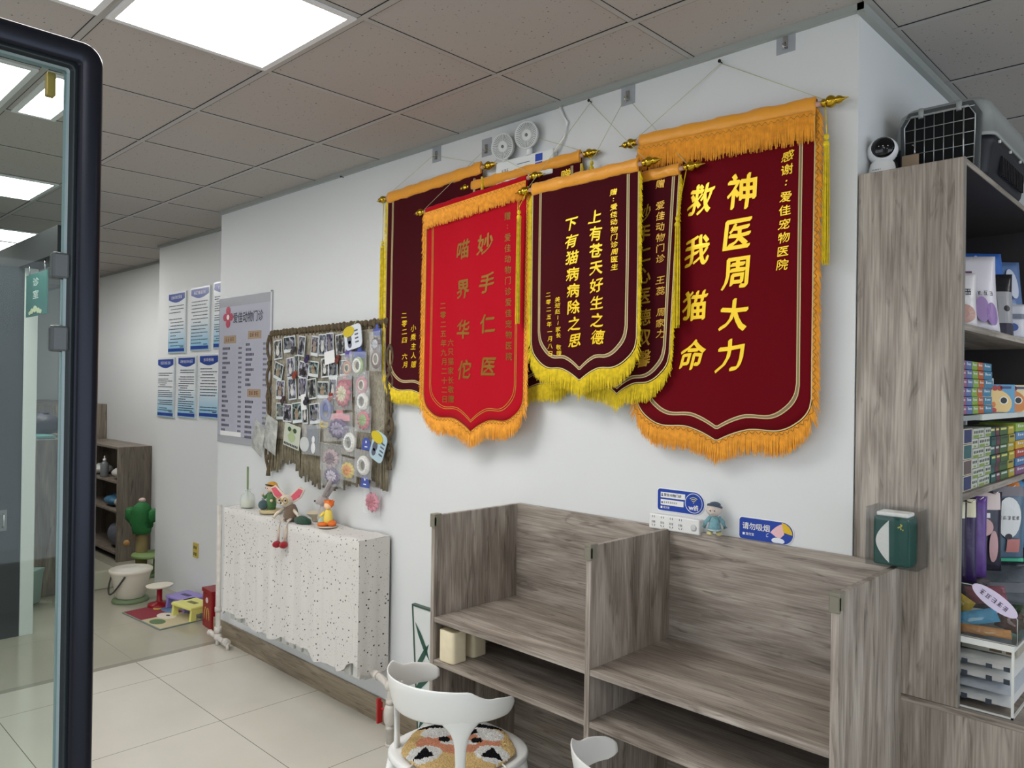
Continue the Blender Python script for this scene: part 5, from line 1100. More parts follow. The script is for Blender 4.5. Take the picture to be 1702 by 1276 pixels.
for s_ in (-1, 1): m.ball((X-.008+s_*.007, Y-.027, Z0+.086), .0022, n=6, m=3)
m.build('eyes', black, t); t.rotation_euler = (0, 0, R(30))

# ------------------------------------------------------------------ white plastic chairs
cw = mat('chair_white', (232, 233, 231), .28, coat=.2)
def chair(label, cx, cy, rz):
    t = thing('plastic_chair', label, 'chair', (cx, cy, 0), 'white plastic chairs at the desk'); t.rotation_euler = (0, 0, rz)
    # back band: an arc, angle 0 at the middle of the back (-y)
    def ring(a): return Vector((math.sin(a), -math.cos(a), 0))
    def topz(a):
        d = abs(math.degrees(a)); z = .748 - .010*(d/80)**2
        if d > 60: z -= .034*math.sin(min(1, (d-60)/22)*math.pi/2)
        if d > 86: z -= .016*min(1, (d-86)/26)
        return z
    def botz(a):
        d = abs(math.degrees(a)); return .628 - .0*(d/60) + (.0 if d < 70 else -.012*((d-70)/47)**1.5)
    m = MB(); rings = []; N = 72; A = R(116)
    for i in range(N+1):
        a = -A + 2*A*i/N; e = min(1, (N/2-abs(i-N/2))/3.0); zt, zb = topz(a), botz(a); zc = (zt+zb)/2; h = (zt-zb)/2*(.45+.55*e**.5)
        row = []
        for k in range(12):
            b = 2*math.pi*k/12; sz = math.copysign(abs(math.sin(b))**.75, math.sin(b)); hh = h*sz
            lean = .012*((zc+hh)-.68)/.06
            row.append(ring(a)*(.222+lean+.0055*math.cos(b)*(1.0)) + Vector((0, 0, zc+hh)))
        rings.append(row)
    m.ring_skin(rings); m.build('backrest', cw, t)
    for s_ in (-1, 1):                      # flared supports from the band down into the rear legs
        m = MB(); rings = []
        for z, w, r_, tk in ((.668, .085, .2175, .003), (.640, .078, .2125, .0052), (.626, .064, .2105, .0058), (.612, .048, .210, .0066), (.598, .036, .2095, .0075), (.58, .027, .209, .0082), (.55, .021, .208, .0085), (.50, .018, .207, .009), (.455, .022, .206, .010), (.43, .024, .205, .010)):
            a = R(s_*54); c = ring(a)*r_ + Vector((0, 0, z)); tg = Vector((math.cos(a), math.sin(a), 0)); n_ = ring(a)
            row = []
            for k in range(12):
                b = 2*math.pi*k/12; ww = w*math.cos(b); q = ww/.222
                row.append((Matrix.Rotation(q, 3, 'Z') @ ring(a))*(r_+tk*math.sin(b)) + Vector((0, 0, z)))
            rings.append(row)
        m.ring_skin(rings); m.build('support', cw, t)
    m = MB(); rings = []                    # seat: rounded square shell
    def sq(a, r): return Vector((math.copysign(abs(math.sin(a))**.72, math.sin(a))*r, math.copysign(abs(math.cos(a))**.72, math.cos(a))*r, 0))
    for r, z in ((.02, .441), (.12, .440), (.198, .447), (.217, .451), (.225, .445), (.225, .432), (.212, .420), (.12, .418), (.02, .418)):
        rings.append([sq(2*math.pi*k/40, r) + Vector((0, .022, z)) for k in range(40)])
    m.ring_skin(rings); m.build('seat', cw, t)
    for sx in (-1, 1):
        for sy in (-1, 1):
            m = MB(); x0, y0 = sx*.165, (.165 if sy > 0 else -.130); x1, y1 = sx*.215, (.225 if sy > 0 else -.205)
            m.tube([(x0, y0, .430), (x0+(x1-x0)*.4, y0+(y1-y0)*.4, .26), (x1, y1, .0)], [.022, .019, .014], 12); m.build('leg', cw, t)
    return t
chair('white plastic chair with a tufted animal cushion, nearest the left bay of the desk', -2.01, 1.81, R(0))
chair('white plastic chair with only an armrest horn showing, below the right bay', -1.175, 1.808, R(2))
# tufted cushion on the first chair: a face in wool pile
def cushion(cx, cy, az):
    t = thing('tufted_cushion', 'round tufted cushion with a tan, black, white and coral animal face', 'cushion', (cx, cy, .452)); t.rotation_euler = (0, 0, az)
    names = ['pile_tan', 'pile_black', 'pile_white', 'pile_coral']; cols = [(232, 200, 140), (8, 9, 14), (244, 242, 238), (226, 156, 124)]
    mats = [mat(n, c, .95, sheen=.05, spec=.05, bump=.9, bscale=330, vary=.22, vscale=160) for n, c in zip(names, cols)]
    def ell(p, q, x, y, a, b): return ((p-x)/a)**2 + ((q-y)/b)**2 < 1
    def pick(p, q):
        p += .006*noise.noise(Vector((p*60, q*60, 0))); q += .022 + .006*noise.noise(Vector((p*60, q*60, 5)))
        for s_ in (-1, 1):
            if abs(p - s_*.115) < .036*(1-max(0, (q+.085))/.06) and -.090 < q < -.025: return 1
            if ell(p, q, s_*.115, -.066, .060, .052): return 2
        if ell(p, q, .040, .092, .024, .026): return 1
        if ell(p, q, -.052, .030, .022, .020) or ell(p, q, .062, .024, .020, .018): return 1
        if ell(p, q, -.035, .004, .030, .016) or ell(p, q, .040, .004, .026, .016): return 2
        if q > .125 and abs(p) < .155: return 1
        if ell(p, q, -.085, .085, .055, .045) or ell(p, q, .0, .092, .055, .040) or ell(p, q, .068, .100, .050, .036) or ell(p, q, .112, .068, .048, .050): return 2
        if ell(p, q, 0, .01, .150, .078) and q < .09: return 3
        return 0
    m = MB(); n = 110; Rr = .198; V = {}
    for i in range(n+1):
        for j in range(n+1):
            u, v = -1+2*i/n, -1+2*j/n; d = math.hypot(u, v)*(1+.03*math.sin(7*math.atan2(v, u)))
            if d > 1: continue
            h = .030*(1-d**4)**.5 + rnd.uniform(-.0028, .0028)
            V[i, j] = m.v((u*Rr, v*Rr, h))
    for i in range(n):
        for j in range(n):
            k = [(i, j), (i+1, j), (i+1, j+1), (i, j+1)]
            if all(q in V for q in k):
                m.mi = pick((-1+2*(i+.5)/n)*Rr, (-1+2*(j+.5)/n)*Rr); m.face([V[q] for q in k])
    m.mi = 0
    m.lathe([(.17, -.001), (.194, .004), (.188, .010)], (0, 0, 0), n=40)
    m.build('pile', mats, t)
    m = MB()
    for s_ in (-1, 1): m.tube([(s_*.15, -.12, .004), (s_*.17, -.14, -.004)], .004, 6)
    m.build('tie', mat('tie_white', (220, 216, 206), .7), t)
cushion(-2.0, 1.825, R(46))

# ------------------------------------------------------------------ tall display cabinet on the right, open towards the shop
TX0, TX1, TY0, TY1, TZ1 = XC+.004, -.580, 2.382, 4.75, 2.384; BXF = -.17
dk = mat('cabinet_inner_shade', (52, 48, 50), .6)  # dark tone carries the shade of the shelf interior in its colour
t = thing('display_cabinet', 'tall grey wood display cabinet with open dark shelves standing on a deeper base', 'cabinet', (-.6, 2.5, 0))
at(t).box(TX0, TX1, TY0, TY0+.019, .862, TZ1).build('end_panel', wood_z, t, bevel=.001)
at(t).box(TX1, TX1+.0015, TY0, TY0+.019, .862, TZ1).build('edge_band', mat('edge_band', (132, 128, 120), .4), t)
at(t).box(TX0, TX1-.001, TY0+.019, TY0+.021, .862, TZ1-.019).build('shade_lining', dk, t)  # thin dark sheet paints shade on the inside of the end panel
at(t).box(TX0, TX1, TY1-.019, TY1, .862, TZ1).build('end_panel', wood_z, t)
at(t).box(TX0, TX0+.008, TY0+.021, TY1-.019, .862, TZ1-.019).build('back_panel', dk, t)
at(t).box(TX0, TX1, TY0+.019, TY1-.019, TZ1-.017, TZ1).build('top_panel', wood_y, t, bevel=.001)
at(t).box(TX0+.008, TX1-.002, TY0+.021, TY1-.019, TZ1-.0185, TZ1-.0165).build('shade_lining', dk, t)  # dark sheet added so the underside of the top looks shaded
for z in (1.925, 1.448): at(t).box(TX0+.008, TX1, TY0+.021, TY1-.019, z-.019, z).build('shelf', wood_y, t, bevel=.001)
at(t).box(TX0+.008, TX1-.01, 3.55, 3.57, .862, TZ1-.019).build('divider', dk, t)
at(t).box(TX0, BXF, TY0, TY1, .842, .861).build('base_top', wood_x, t, bevel=.001)
b = at(t).box(TX0, BXF-.005, TY0+.001, TY0+.020, 0, .842).build('base_end_panel', wood_z, t, bevel=.001)
at(t).box(BXF-.020, BXF-.002, TY0+.020, TY1, .06, .84).build('base_front', wood_z, t)
# acrylic tissue holder fixed to the end panel
acr = pane('acrylic_clear', (.985, .99, .99), .55)
t = thing('tissue_holder', 'clear acrylic box with a green tissue pack fixed on the cabinet side', 'tissue holder', (-.725, TY0, 1.24))
hx0, hx1, hy0, hy1, hz0, hz1 = -.795, -.657, 2.285, TY0-.001, 1.240, 1.402
for b in ((hx0, hx1, hy0, hy0+.002, hz0, hz1), (hx0, hx0+.002, hy0+.002, hy1, hz0, hz1), (hx1-.002, hx1, hy0+.002, hy1, hz0, hz1), (hx0, hx1, hy0, hy1, hz0-.002, hz0), (hx0, hx1, hy1-.002, hy1, hz0, hz1)): at(t).box(*b).build('wall', acr, t, bevel=.0005)
t2 = thing('tissue_pack', 'dark green tissue pack with a white half moon opening inside the acrylic box', 'tissue pack', (-.725, 2.33, hz0))
at(t2).box(-.778, -.682, 2.296, 2.366, hz0+.001, 1.378).build('pack', mat('pack_green', (8, 74, 66), .3, bump=.15, bscale=30), t2, bevel=.006)
m = at(t2); m.box(-.772, -.688, 2.302, 2.362, 1.378, 1.390); m.build('tissue_top', mat('tissue_white', (232, 232, 228), .8, bump=.4, bscale=60), t2, bevel=.004)
m = at(t2); m.prism([(-.736, 2.2955, 1.368)] + [(-.736-.034*math.sin(math.pi*k/14), 2.2955, 1.368-.118*k/14) for k in range(1, 14)] + [(-.734, 2.2955, 1.250)], (0, -.0015, 0)); m.build('half_moon', mat('tissue_white', (232, 232, 228)), t2)
m = at(t2); f_ = facing(2.2952)
for k in range(9): a = k*.7; m.face([m.v(f_(-.706+.006*math.cos(a)*(k % 3)*.6+q[0], 1.358-.003*k*.6+q[1])) for q in ((0, 0), (.003, 0), (.003, .004), (0, .004))])
m.build('gold_crest', mat('crest_gold', (196, 190, 90), .4, .4), t2)
# security camera on top
t = thing('security_camera', 'white dome security camera with a black face on top of the cabinet', 'camera', (-.838, 2.47, TZ1)); X, Y = -.826, 2.475
m = at(t); m.lathe([(.036, 0), (.042, .004), (.040, .02), (.034, .045), (.026, .055)], (X, Y, TZ1), n=28); m.build('base', white, t)
m = at(t); ax = Vector((.35, -1, .10)).normalized(); m.ball((X, Y, TZ1+.085), .044, .042, .042, n=24, m=10); m.build('head', mat('camera_white', (238, 238, 240), .25), t)
m = at(t); m.lathe([(.031, .028), (.0325, .0315), (.026, .037), (.014, .042), (.002, .0438)], (X, Y, TZ1+.085), ax, 28, cap=False); fc = m.build('face', mat('camera_black', (8, 8, 12), .08), t)
m = at(t); rt = ax.cross(Vector((0, 0, 1))).normalized()
for s_ in (-1, 1): m.ball(Vector((X, Y, TZ1+.085)) + ax*.0405 + rt*s_*.012, .004, .002, .002, n=8, m=3)
m.build('lens_glint', mat('lens_pale', (190, 196, 204), .2), fc)
m = at(t); marks(m, X-.004, TZ1+.020, 6, .0045, facing(Y-.0405), 6); m.build('lettering', mat('print_grey', (70, 74, 80)), t)
# pet carrier
t = thing('pet_carrier', 'pet carrier with light grey top, dark navy base and wire door on the cabinet', 'pet carrier', (-.70, 2.9, TZ1)); cx0, cx1, cy0, cy1 = -.838, -.560, 2.60, 3.12
lg_, nv = mat('carrier_grey', (152, 156, 154), .4), mat('carrier_navy', (12, 13, 24), .5)
def shell(mb, zs, name):
    rings = []
    for z, g in zs:
        x0, x1, y0, y1 = cx0-g, cx1+g, cy0-g*.6, cy1+g; r = .035; ring = []
        for cx_, cy_, a0 in ((x1-r, y1-r, 0), (x0+r, y1-r, 90), (x0+r, y0+r, 180), (x1-r, y0+r, 270)):
            for k in range(6): a = R(a0+18*k); ring.append((cx_+r*math.cos(a), cy_+r*math.sin(a), TZ1+z))
        rings.append(ring)
    mb.ring_skin(rings)
m = at(t); shell(m, [(0, -.022), (.012, -.016), (.085, -.006), (.092, 0.0), (.112, 0.002), (.114, -.002)], 'b'); b_ = m.build('lower_shell', nv, t)
m = at(t)
for k in range(14): m.box(cx1-.010, cx1-.0015, cy0+.14+.022*k, cy0+.148+.022*k, TZ1+.02, TZ1+.078)
m.build('vent_rib', mat('carrier_black', (10, 11, 18), .5), b_)
m = at(t); shell(m, [(.114, .004), (.124, .006), (.126, .0), (.19, -.006), (.222, -.014), (.238, -.032), (.243, -.06)], 't'); u_sh = m.build('upper_shell', lg_, t)
m = at(t)
for k in range(7): m.box(cx1-.020, cx1-.0075, cy0+.09+.013*k, cy0+.094+.013*k, TZ1+.135, TZ1+.175)
m.build('vent_slot', black, u_sh)
fy = cy0-.012                                   # door frame and wire door
m = at(t); out = [(cx0+.030, .004), (cx1-.030, .004), (cx1-.026, .18), (cx1-.050, .222), (cx0+.050, .222), (cx0+.026, .18)]
m.prism([(x, fy, TZ1+z) for x, z in out], (0, .012, 0)); m.build('door_frame', mat('carrier_rim', (70, 74, 76), .4), t, bevel=.004)
m = at(t); inn = [(cx0+.045, .012), (cx1-.045, .012), (cx1-.041, .175), (cx1-.060, .206), (cx0+.060, .206), (cx0+.041, .175)]
m.prism([(x, fy-.0015, TZ1+z) for x, z in inn], (0, .004, 0)); m.build('opening', mat('opening_black', (6, 6, 8), .9), t)
m = at(t); P_ = [Vector((x, fy-.006, TZ1+z)) for x, z in inn]
m.tube(P_ + [P_[0]], .0022, 6)
for k in range(1, 7): x = inn[0][0] + (inn[1][0]-inn[0][0])*k/7; m.tube([(x, fy-.006, TZ1+.012), (x, fy-.006, TZ1+.204)], .0014 if k not in (1, 6) else .0024, 6)
for k in range(1, 6): z = .012+.038*k; m.tube([(cx0+.043, fy-.0065, TZ1+z), (cx1-.043, fy-.0065, TZ1+z)], .0014, 6)
m.build('wire_door', mat('wire_steel', (176, 178, 176), .3, .8), t)
m = at(t)
for x in (cx0+.088, cx1-.085): m.tube([(x, fy-.004, TZ1+.196), (x, fy-.004, TZ1+.226)], .008, 10)
m.build('hinge', lg_, t)
m = at(t)
for y in (cy0+.06, cy0+.20, cy0+.34): m.tube([(cx1+.002, y, TZ1+.102), (cx1+.009, y, TZ1+.102)], .005, 8)
for x in (cx0+.012,): m.tube([(x, cy0-.004, TZ1+.098), (x, cy0-.012, TZ1+.098)], .004, 8)
m.build('screw', mat('screw_white', (222, 222, 222), .3), t)
t = thing('carton_tag', 'tan cardboard tag hanging on the wire door of the pet carrier', 'tag', (-.77, fy-.014, TZ1))
at(t).box(-.800, -.752, fy-.020, fy-.010, TZ1+.012, TZ1+.085).build('card', mat('tag_tan', (164, 142, 116), .7), t, bevel=.002)
at(t).tube([(-.765, fy-.014, TZ1+.083), (-.765, fy-.012, TZ1+.105), (-.768, fy-.008, TZ1+.116), (-.775, fy-.006, TZ1+.118)], .0025, 6).build('loop', chrome, t)

# ------------------------------------------------------------------ goods on the shelves
def pouch(name, label, cat, x, y, z, w, h, d, c, rz, lean=0, prints=(), hang=False, grp=None, top=None, rough=.3):
    """a filled standing pouch; local x is its width, it faces -y, then turned by rz"""
    t = thing(name, label, cat, (x, y, z), grp); t.rotation_euler = (R(lean), 0, R(rz)); m = MB(); n = 12; G = []
    for s_ in (1, -1):
        g = []
        for i in range(n):
            for j in range(n):
                u, v = i/(n-1), j/(n-1); e = (1-(2*u-1)**4)*((1-v**2.2) if not hang else (1-(2*v-1)**4)); px = (u-.5)*w*(1-.06*math.sin(v*3))
                g.append(m.v((px, -s_*(.001+d/2*e*(1+.25*noise.noise(Vector((u*3+x*9, v*3, s_))))), v*h)))
        G.append(g)
    for s_, g in enumerate(G):
        for i in range(n-1):
            for j in range(n-1): q = [g[i*n+j], g[(i+1)*n+j], g[(i+1)*n+j+1], g[i*n+j+1]]; m.face(q if s_ == 0 else q[::-1], True)
    a, b = G
    for i in range(n-1):
        m.face([a[i*n], b[i*n], b[(i+1)*n], a[(i+1)*n]]); m.face([a[i*n+n-1], a[(i+1)*n+n-1], b[(i+1)*n+n-1], b[i*n+n-1]])
        m.face([a[i], a[i+1], b[i+1], b[i]]); k = (n-1)*n; m.face([a[k+i], b[k+i], b[k+i+1], a[k+i+1]])
    m.build('pouch', mat('pouch_%d_%d_%d' % c, c, rough, bump=.25, bscale=25), t)
    def fn(u, v):
        e = (1-(2*u-1)**4)*((1-v**2.2) if not hang else (1-(2*v-1)**4)); return ((u-.5)*w*(1-.06*math.sin(v*3)), -(.003+d/2*e*1.27), v*h)
    for pr in prints:
        nm, pc, kind, arg = pr; m = MB()
        if kind == 'rect':
            u0, u1, v0, v1 = arg
            for i in range(6):
                for j in range(6): m.face([m.v(fn(u0+(u1-u0)*(i+p)/6, v0+(v1-v0)*(j+q)/6)) for p, q in ((0, 0), (1, 0), (1, 1), (0, 1))])
        elif kind == 'ell':
            cu, cv, ru, rv = arg; ce = m.v(fn(cu, cv)); rg_ = [[m.v(fn(cu+ru*f_*math.cos(k*math.pi/10), cv+rv*f_*math.sin(k*math.pi/10))) for k in range(20)] for f_ in (.5, 1)]
            for k in range(20): j = (k+1) % 20; m.face([ce, rg_[0][k], rg_[0][j]]); m.face([rg_[0][k], rg_[1][k], rg_[1][j], rg_[0][j]])
        else:
            tx, tu, tv, ts = arg
            def f3(xx, zz): u = tu + xx/w; v = tv + zz/h; p = fn(min(1, max(0, u)), min(1, max(0, v))); return (p[0], p[1]-.001, p[2])
            if tx[0] == '#': marks(m, 0, 0, len(tx), ts, f3, len(tx)+7)
            else: line_text(m, tx, 0, 0, ts, f3, ts*.01, 1, 'CENTER')
        m.build(nm, mat('pp_%d_%d_%d' % pc, pc, .4), t)
    return t
LILAC, INKP, WHT = (150, 118, 176), (36, 34, 44), (226, 224, 226)
pouch('pet_food_bag', 'white pet food bag with red print, half hidden by the cabinet side, top shelf', 'bag', -.640, 2.56, 1.925, .12, .165, .05, (222, 218, 220), 34, -6,
      [('chicken_print', (190, 150, 140), 'ell', (.55, .22, .36, .18)), ('lettering', INKP, 'text', ('###', .55, .62, .026))], grp='pet food bags')
pouch('pet_food_bag', 'white and lilac pet food bag leaning on the top open shelf, largest there', 'bag', -.655, 2.80, 1.925, .17, .255, .07, (224, 220, 228), 34, -10,
      [('purple_block', (106, 56, 100), 'rect', (.08, .52, .60, .78)), ('lilac_stripe', LILAC, 'rect', (.10, .34, .08, .52)), ('lilac_mark', (168, 140, 190), 'ell', (.62, .26, .13, .17)), ('lilac_mark', LILAC, 'ell', (.80, .20, .12, .15)),
       ('lettering', WHT, 'text', ('ANGYUE', .30, .70, .026)), ('lettering', INKP, 'text', ('####', .66, .47, .019)), ('badge', INKP, 'rect', (.14, .24, .86, .90)), ('lettering', (96, 90, 120), 'text', ('##', .34, .88, .014))], grp='pet food bags')
pouch('pet_food_bag', 'black and silver pet food bag behind the lilac one', 'bag', -.63, 3.00, 1.925, .11, .21, .06, (24, 24, 30), 34, -4,
      [('silver_panel', (160, 160, 164), 'rect', (.45, 1, .18, .70)), ('round_mark', INKP, 'ell', (.72, .42, .10, .05)), ('dark_band', (34, 28, 50), 'rect', (0, 1, 0, .18))], grp='pet food bags')
pouch('pet_food_bag', 'blue topped pet food bag curling over, in the middle of the top shelf', 'bag', -.66, 3.08, 1.925, .15, .31, .06, (60, 110, 190), 46, -12,
      [('pale_streak', (176, 190, 224), 'ell', (.35, .72, .14, .25)), ('teal_patch', (30, 70, 84), 'rect', (.05, .95, .30, .52)), ('sky_patch', (80, 140, 210), 'rect', (0, 1, 0, .28))], grp='pet food bags')
pouch('pet_food_bag', 'pale blue and black pet food bag at the right edge of the top shelf', 'bag', -.65, 3.28, 1.925, .15, .30, .06, (96, 124, 170), 46, -10,
      [('black_panel', (24, 26, 34), 'rect', (0, .42, .2, .85)), ('white_mark', (206, 210, 226), 'ell', (.68, .70, .15, .20))], grp='pet food bags')
pouch('pet_food_bag', 'small white bag with grey print in front of the blue topped bag', 'bag', -.612, 3.16, 1.925, .09, .12, .04, (206, 206, 214), 34, -4,
      [('grey_print', (120, 124, 140), 'rect', (.1, .9, .55, .70)), ('blue_print', (70, 90, 150), 'ell', (.4, .3, .2, .12))], grp='pet food bags')
# white riser board with its boxes, cartons and bottles
t = thing('riser_board', 'white riser board on posts inside the cabinet above the lower open shelf', 'shelf board', (-.7, 2.9, 1.448))
at(t).box(TX0+.01, TX1+.004, 2.60, 3.52, 1.650, 1.668).build('board', mat('riser_white', (214, 218, 214), .3), t, bevel=.001)
m = at(t)
for y in (2.62, 3.50): m.box(TX0+.01, TX0+.03, y-.01, y+.01, 1.448, 1.650)
m.build('post', white, t)
at(t).box(TX0+.01, TX1-.002, 2.405, 2.60, 1.652, 1.666).build('short_board', mat('riser_grey', (150, 156, 154), .3), t)
ORDN = ['lowest', 'second from the bottom', 'third from the bottom', 'fourth from the bottom', 'fifth from the bottom', 'topmost', 'seventh']
def small_box(label, x0, x1, y0, y1, z0, z1, c, grp, pat, seed):
    t = thing('product_box', label, 'box', ((x0+x1)/2, (y0+y1)/2, z0), grp); rg = random.Random(seed)
    at(t).box(x0, x1, y0+.001, y1-.001, z0+.0006, z1-.0008).build('carton', mat('box_%d_%d_%d' % c, c, .45), t, bevel=.0008)
    # printed sides facing the aisle (+x) and the near end (-y)
    fx = lambda a, z: (x1+.0004, a, z); fy_ = facing(y0+.0005); h = z1-z0; w = y1-y0; m = at(t)
    if pat == 'text':
        for f_, a0, ww in ((fx, y0, w), (fy_, x0, x1-x0)):
            for k in range(4):
                q = a0+ww*(.16+.17*k); rect(m, q, q+ww*.11, z0+h*.50, z0+h*(.70+.12*(k == 0)), f_)
        m.build('lettering', mat('print_pale', (222, 222, 226), .5), t)
    elif pat == 'windows':
        for f_, a0, ww in ((fx, y0, w), (fy_, x0, x1-x0)):
            for k in range(3): q = a0+ww*(.14+.28*k); rect(m, q, q+ww*.16, z0+h*.50, z0+h*.76, f_)
        m.build('dark_print', mat('print_dark', (30, 32, 34), .5), t); m = at(t)
        if seed % 2 == 0:
            for f_, a0, ww in ((fx, y0, w), (fy_, x0, x1-x0)): rect(m, a0+ww*.05, a0+ww*.95, z0+h*.06, z0+h*.36, f_)
        else: rect(m, y0+w*.3, y0+w*.7, z0+h*.12, z0+h*.3, fx)
        m.build('green_print', mat('print_green', (128, 150, 70), .5), t)
    elif pat == 'panel':
        for f_, a0, ww in ((fx, y0, w), (fy_, x0, x1-x0)): rect(m, a0+ww*.30, a0+ww*.92, z0+h*.08, z0+h*.92, f_)
        m.build('picture_panel', mat('print_navy%d' % (seed % 3), [(34, 44, 96), (96, 80, 78), (40, 92, 96)][seed % 3], .4), t)
    else:
        for f_, a0, ww in ((fx, y0, w), (fy_, x0, x1-x0)): rect(m, a0+ww*.1, a0+ww*.8, z0+h*.62, z0+h*.84, f_)
        m.build('band', mat('print_band%d' % (seed % 3), [(196, 206, 200), (24, 40, 36), (224, 214, 120)][seed % 3], .4), t)
cc = [('pink', (150, 84, 116), 2.410, 2.475), ('blue', (84, 106, 160), 2.476, 2.540), ('green', (130, 164, 60), 2.541, 2.605), ('orange', (186, 92, 42), 2.606, 2.670), ('teal', (58, 126, 160), 2.672, 2.775)]
for cn, c, y0, y1 in cc:
    for r in range(6):
        z = 1.669 + .0258*r; k = 1-.04*(r > 3); col_ = tuple(int(v*k) for v in c)
        small_box('%s small product box, %s in its stack on the white riser board' % (cn, ORDN[r]), -.70, -.588-.002*(r % 3), y0, y1, z, z+.0255, col_, 'stacked boxes on the riser board', 'text', r)
def chick(label, y, c, eye_c, rz, x=-.625):
    t = thing('treat_carton', label, 'carton', (x, y, 1.668), 'cartons with cartoon chicks'); t.rotation_euler = (0, 0, R(rz)); w, h, d = .135, .092, .05; f_ = facing(-d/2-.0008); f2 = facing(-d/2-.0014); f3 = facing(-d/2-.002)
    MB().box(-w/2, w/2, -d/2, d/2, .0005, h).build('carton', mat('carton_%d_%d_%d' % c[0], c[0], .4), t, bevel=.001)
    def el(nm, cx, cz, a, b, cc_, fn): m = MB(); m.face([m.v(fn(max(-w/2+.002, min(w/2-.002, cx+a*math.cos(k*math.pi/12))), max(.002, min(h-.003, cz+b*math.sin(k*math.pi/12))))) for k in range(24)]); m.build(nm, mat('ck_%d_%d_%d' % cc_, cc_, .4), t)
    el('chick_face', 0, .030, .058, .046, c[1], f_)
    for s_ in (-1, 1): el('eye_ring', s_*.032, .040, .014, .013, (236, 232, 220), f2); el('eye', s_*.032, .040, .010, .010, eye_c, f3)
    el('beak', 0, .026, .007, .009, (214, 120, 50), f2); el('wattle', 0, .008, .010, .008, (196, 60, 48), f2)
    for q in (-.012, .004, .020): el('comb', q, .080, .008, .009, (170, 50, 44), f2)
    m = MB(); rect(m, .02, .055, .078, .086, f2); m.build('lettering', mat('print_slate', (70, 80, 120), .5), t)
chick('yellow treat carton with a chick face on the riser board', 2.90, ((96, 156, 196), (228, 196, 130)), (18, 16, 18), 40)
chick('orange treat carton with a chick face beside the yellow one', 3.06, ((222, 206, 160), (206, 128, 54)), (18, 16, 20), 40, -.615)
chick('rose treat carton with a chick face at the edge of the photo', 3.24, ((176, 120, 130), (206, 176, 170)), (20, 20, 30), 40, -.61)
for i, (x, y, z1, l) in enumerate(((-.70, 2.93, 1.785, 'white capped bottle behind the yellow carton'), (-.695, 3.04, 1.785, 'white capped bottle between the two chick cartons'), (-.69, 3.17, 1.785, 'white capped bottle behind the rose carton'), (-.78, 3.02, 1.835, 'taller grey capped bottle at the back of the riser board'), (-.75, 3.26, 1.83, 'taller pale capped bottle at the right edge of the riser board'))):
    t = thing('supplement_bottle', l, 'bottle', (x, y, 1.668), 'bottles behind the cartons'); h = z1-1.668
    at(t).lathe([(.024, .001), (.026, .004), (.026, h-.040), (.018, h-.030), (.016, h-.026)], (x, y, 1.668), n=18).build('bottle', mat('bottle_amber', (120, 120, 116), .3), t)
    at(t).lathe([(.019, h-.027), (.020, h-.024), (.020, h-.002), (.018, h)], (x, y, 1.668), n=18).build('cap', mat('cap_%d' % (i < 3), (212, 212, 214) if i != 3 else (120, 120, 122), .4), t)
# stacks on the lower shelf
z0 = 1.4485
for r in range(4):
    small_box('cream box with dark picture panel, %s, nearest the cabinet side' % ORDN[r], -.70, -.590, 2.42, 2.548, z0+.045*r, z0+.045*(r+1), (196, 186, 168), 'stacked boxes on the lower open shelf', 'panel', r)
for cn, (y0, y1) in (('first', (2.552, 2.618)), ('second', (2.620, 2.690)), ('third', (2.692, 2.765))):
    for r in range(6): small_box('white box with window print, %s, %s white column, lower shelf' % (ORDN[r], cn), -.70, -.589-.003*((r+len(cn)) % 2), y0, y1, z0+.0295*r, z0+.0295*(r+1), (192, 196, 186), 'stacked boxes on the lower open shelf', 'windows', r+len(cn))
for cn, c, y0, y1, n in (('dark teal', (44, 90, 84), 2.775, 2.838, 6), ('maroon', (96, 52, 66), 2.842, 2.895, 6), ('leaf green', (66, 96, 52), 2.90, 3.012, 6), ('yellow', (176, 160, 58), 3.018, 3.105, 6)):
    for r in range(n): small_box('%s small box, %s in its lower shelf stack' % (cn, ORDN[r]), -.70, -.590-.003*(r % 2), y0, y1, z0+.0290*r, z0+.0290*(r+1), c, 'stacked boxes on the lower open shelf', 'band', r)
for r, (cn, c) in enumerate((('violet', (130, 80, 124)), ('blue', (74, 120, 170)), ('red', (176, 66, 44)), ('golden', (206, 164, 48)), ('sky blue', (86, 130, 176)), ('lime', (142, 174, 68)))):
    small_box('%s flat box in the mixed stack at the edge of the lower open shelf' % cn, -.70, -.589, 3.112, 3.30, z0+.0300*r, z0+.0300*(r+1), c, 'stacked boxes on the lower open shelf', 'text', r)
# pouches hanging in front of the opening under the lower shelf
hz = 1.425
rail = thing('hanging_rail', 'thin steel rail with pegs under the lower open shelf', 'rail', (-.6, 2.9, hz)); at(rail).tube([(-.60, 2.41, hz), (-.60, 3.5, hz)], .003, 8).build('rail', chrome, rail)
m = at(rail)
for y in (2.46, 2.56, 2.74, 2.97, 3.19): m.tube([(-.60, y, hz), (-.57, y, hz-.004), (-.562, y, hz+.004)], .0018, 6)
m.build('peg', chrome, rail)
PV = (54, 30, 88)
for i, (x, y, w, h, c, l) in enumerate(((-.612, 2.475, .055, .235, (34, 20, 52), 'dark violet hanging pouch with a cream top, nearest the cabinet side'), (-.598, 2.53, .055, .245, (44, 28, 74), 'violet hanging pouch tucked behind the cream topped one'), (-.585, 2.60, .05, .24, (88, 56, 130), 'bright violet hanging pouch edge beside the cow print one'))):
    pouch('hanging_pouch', l, 'pouch', x, y, hz-h, w, h, .025, c, 20+8*i, 0, [('cream_top', (206, 200, 172), 'rect', (.1, .9, .78, .99))] if i < 2 else [], hang=True, grp='pouches hanging under the shelf')
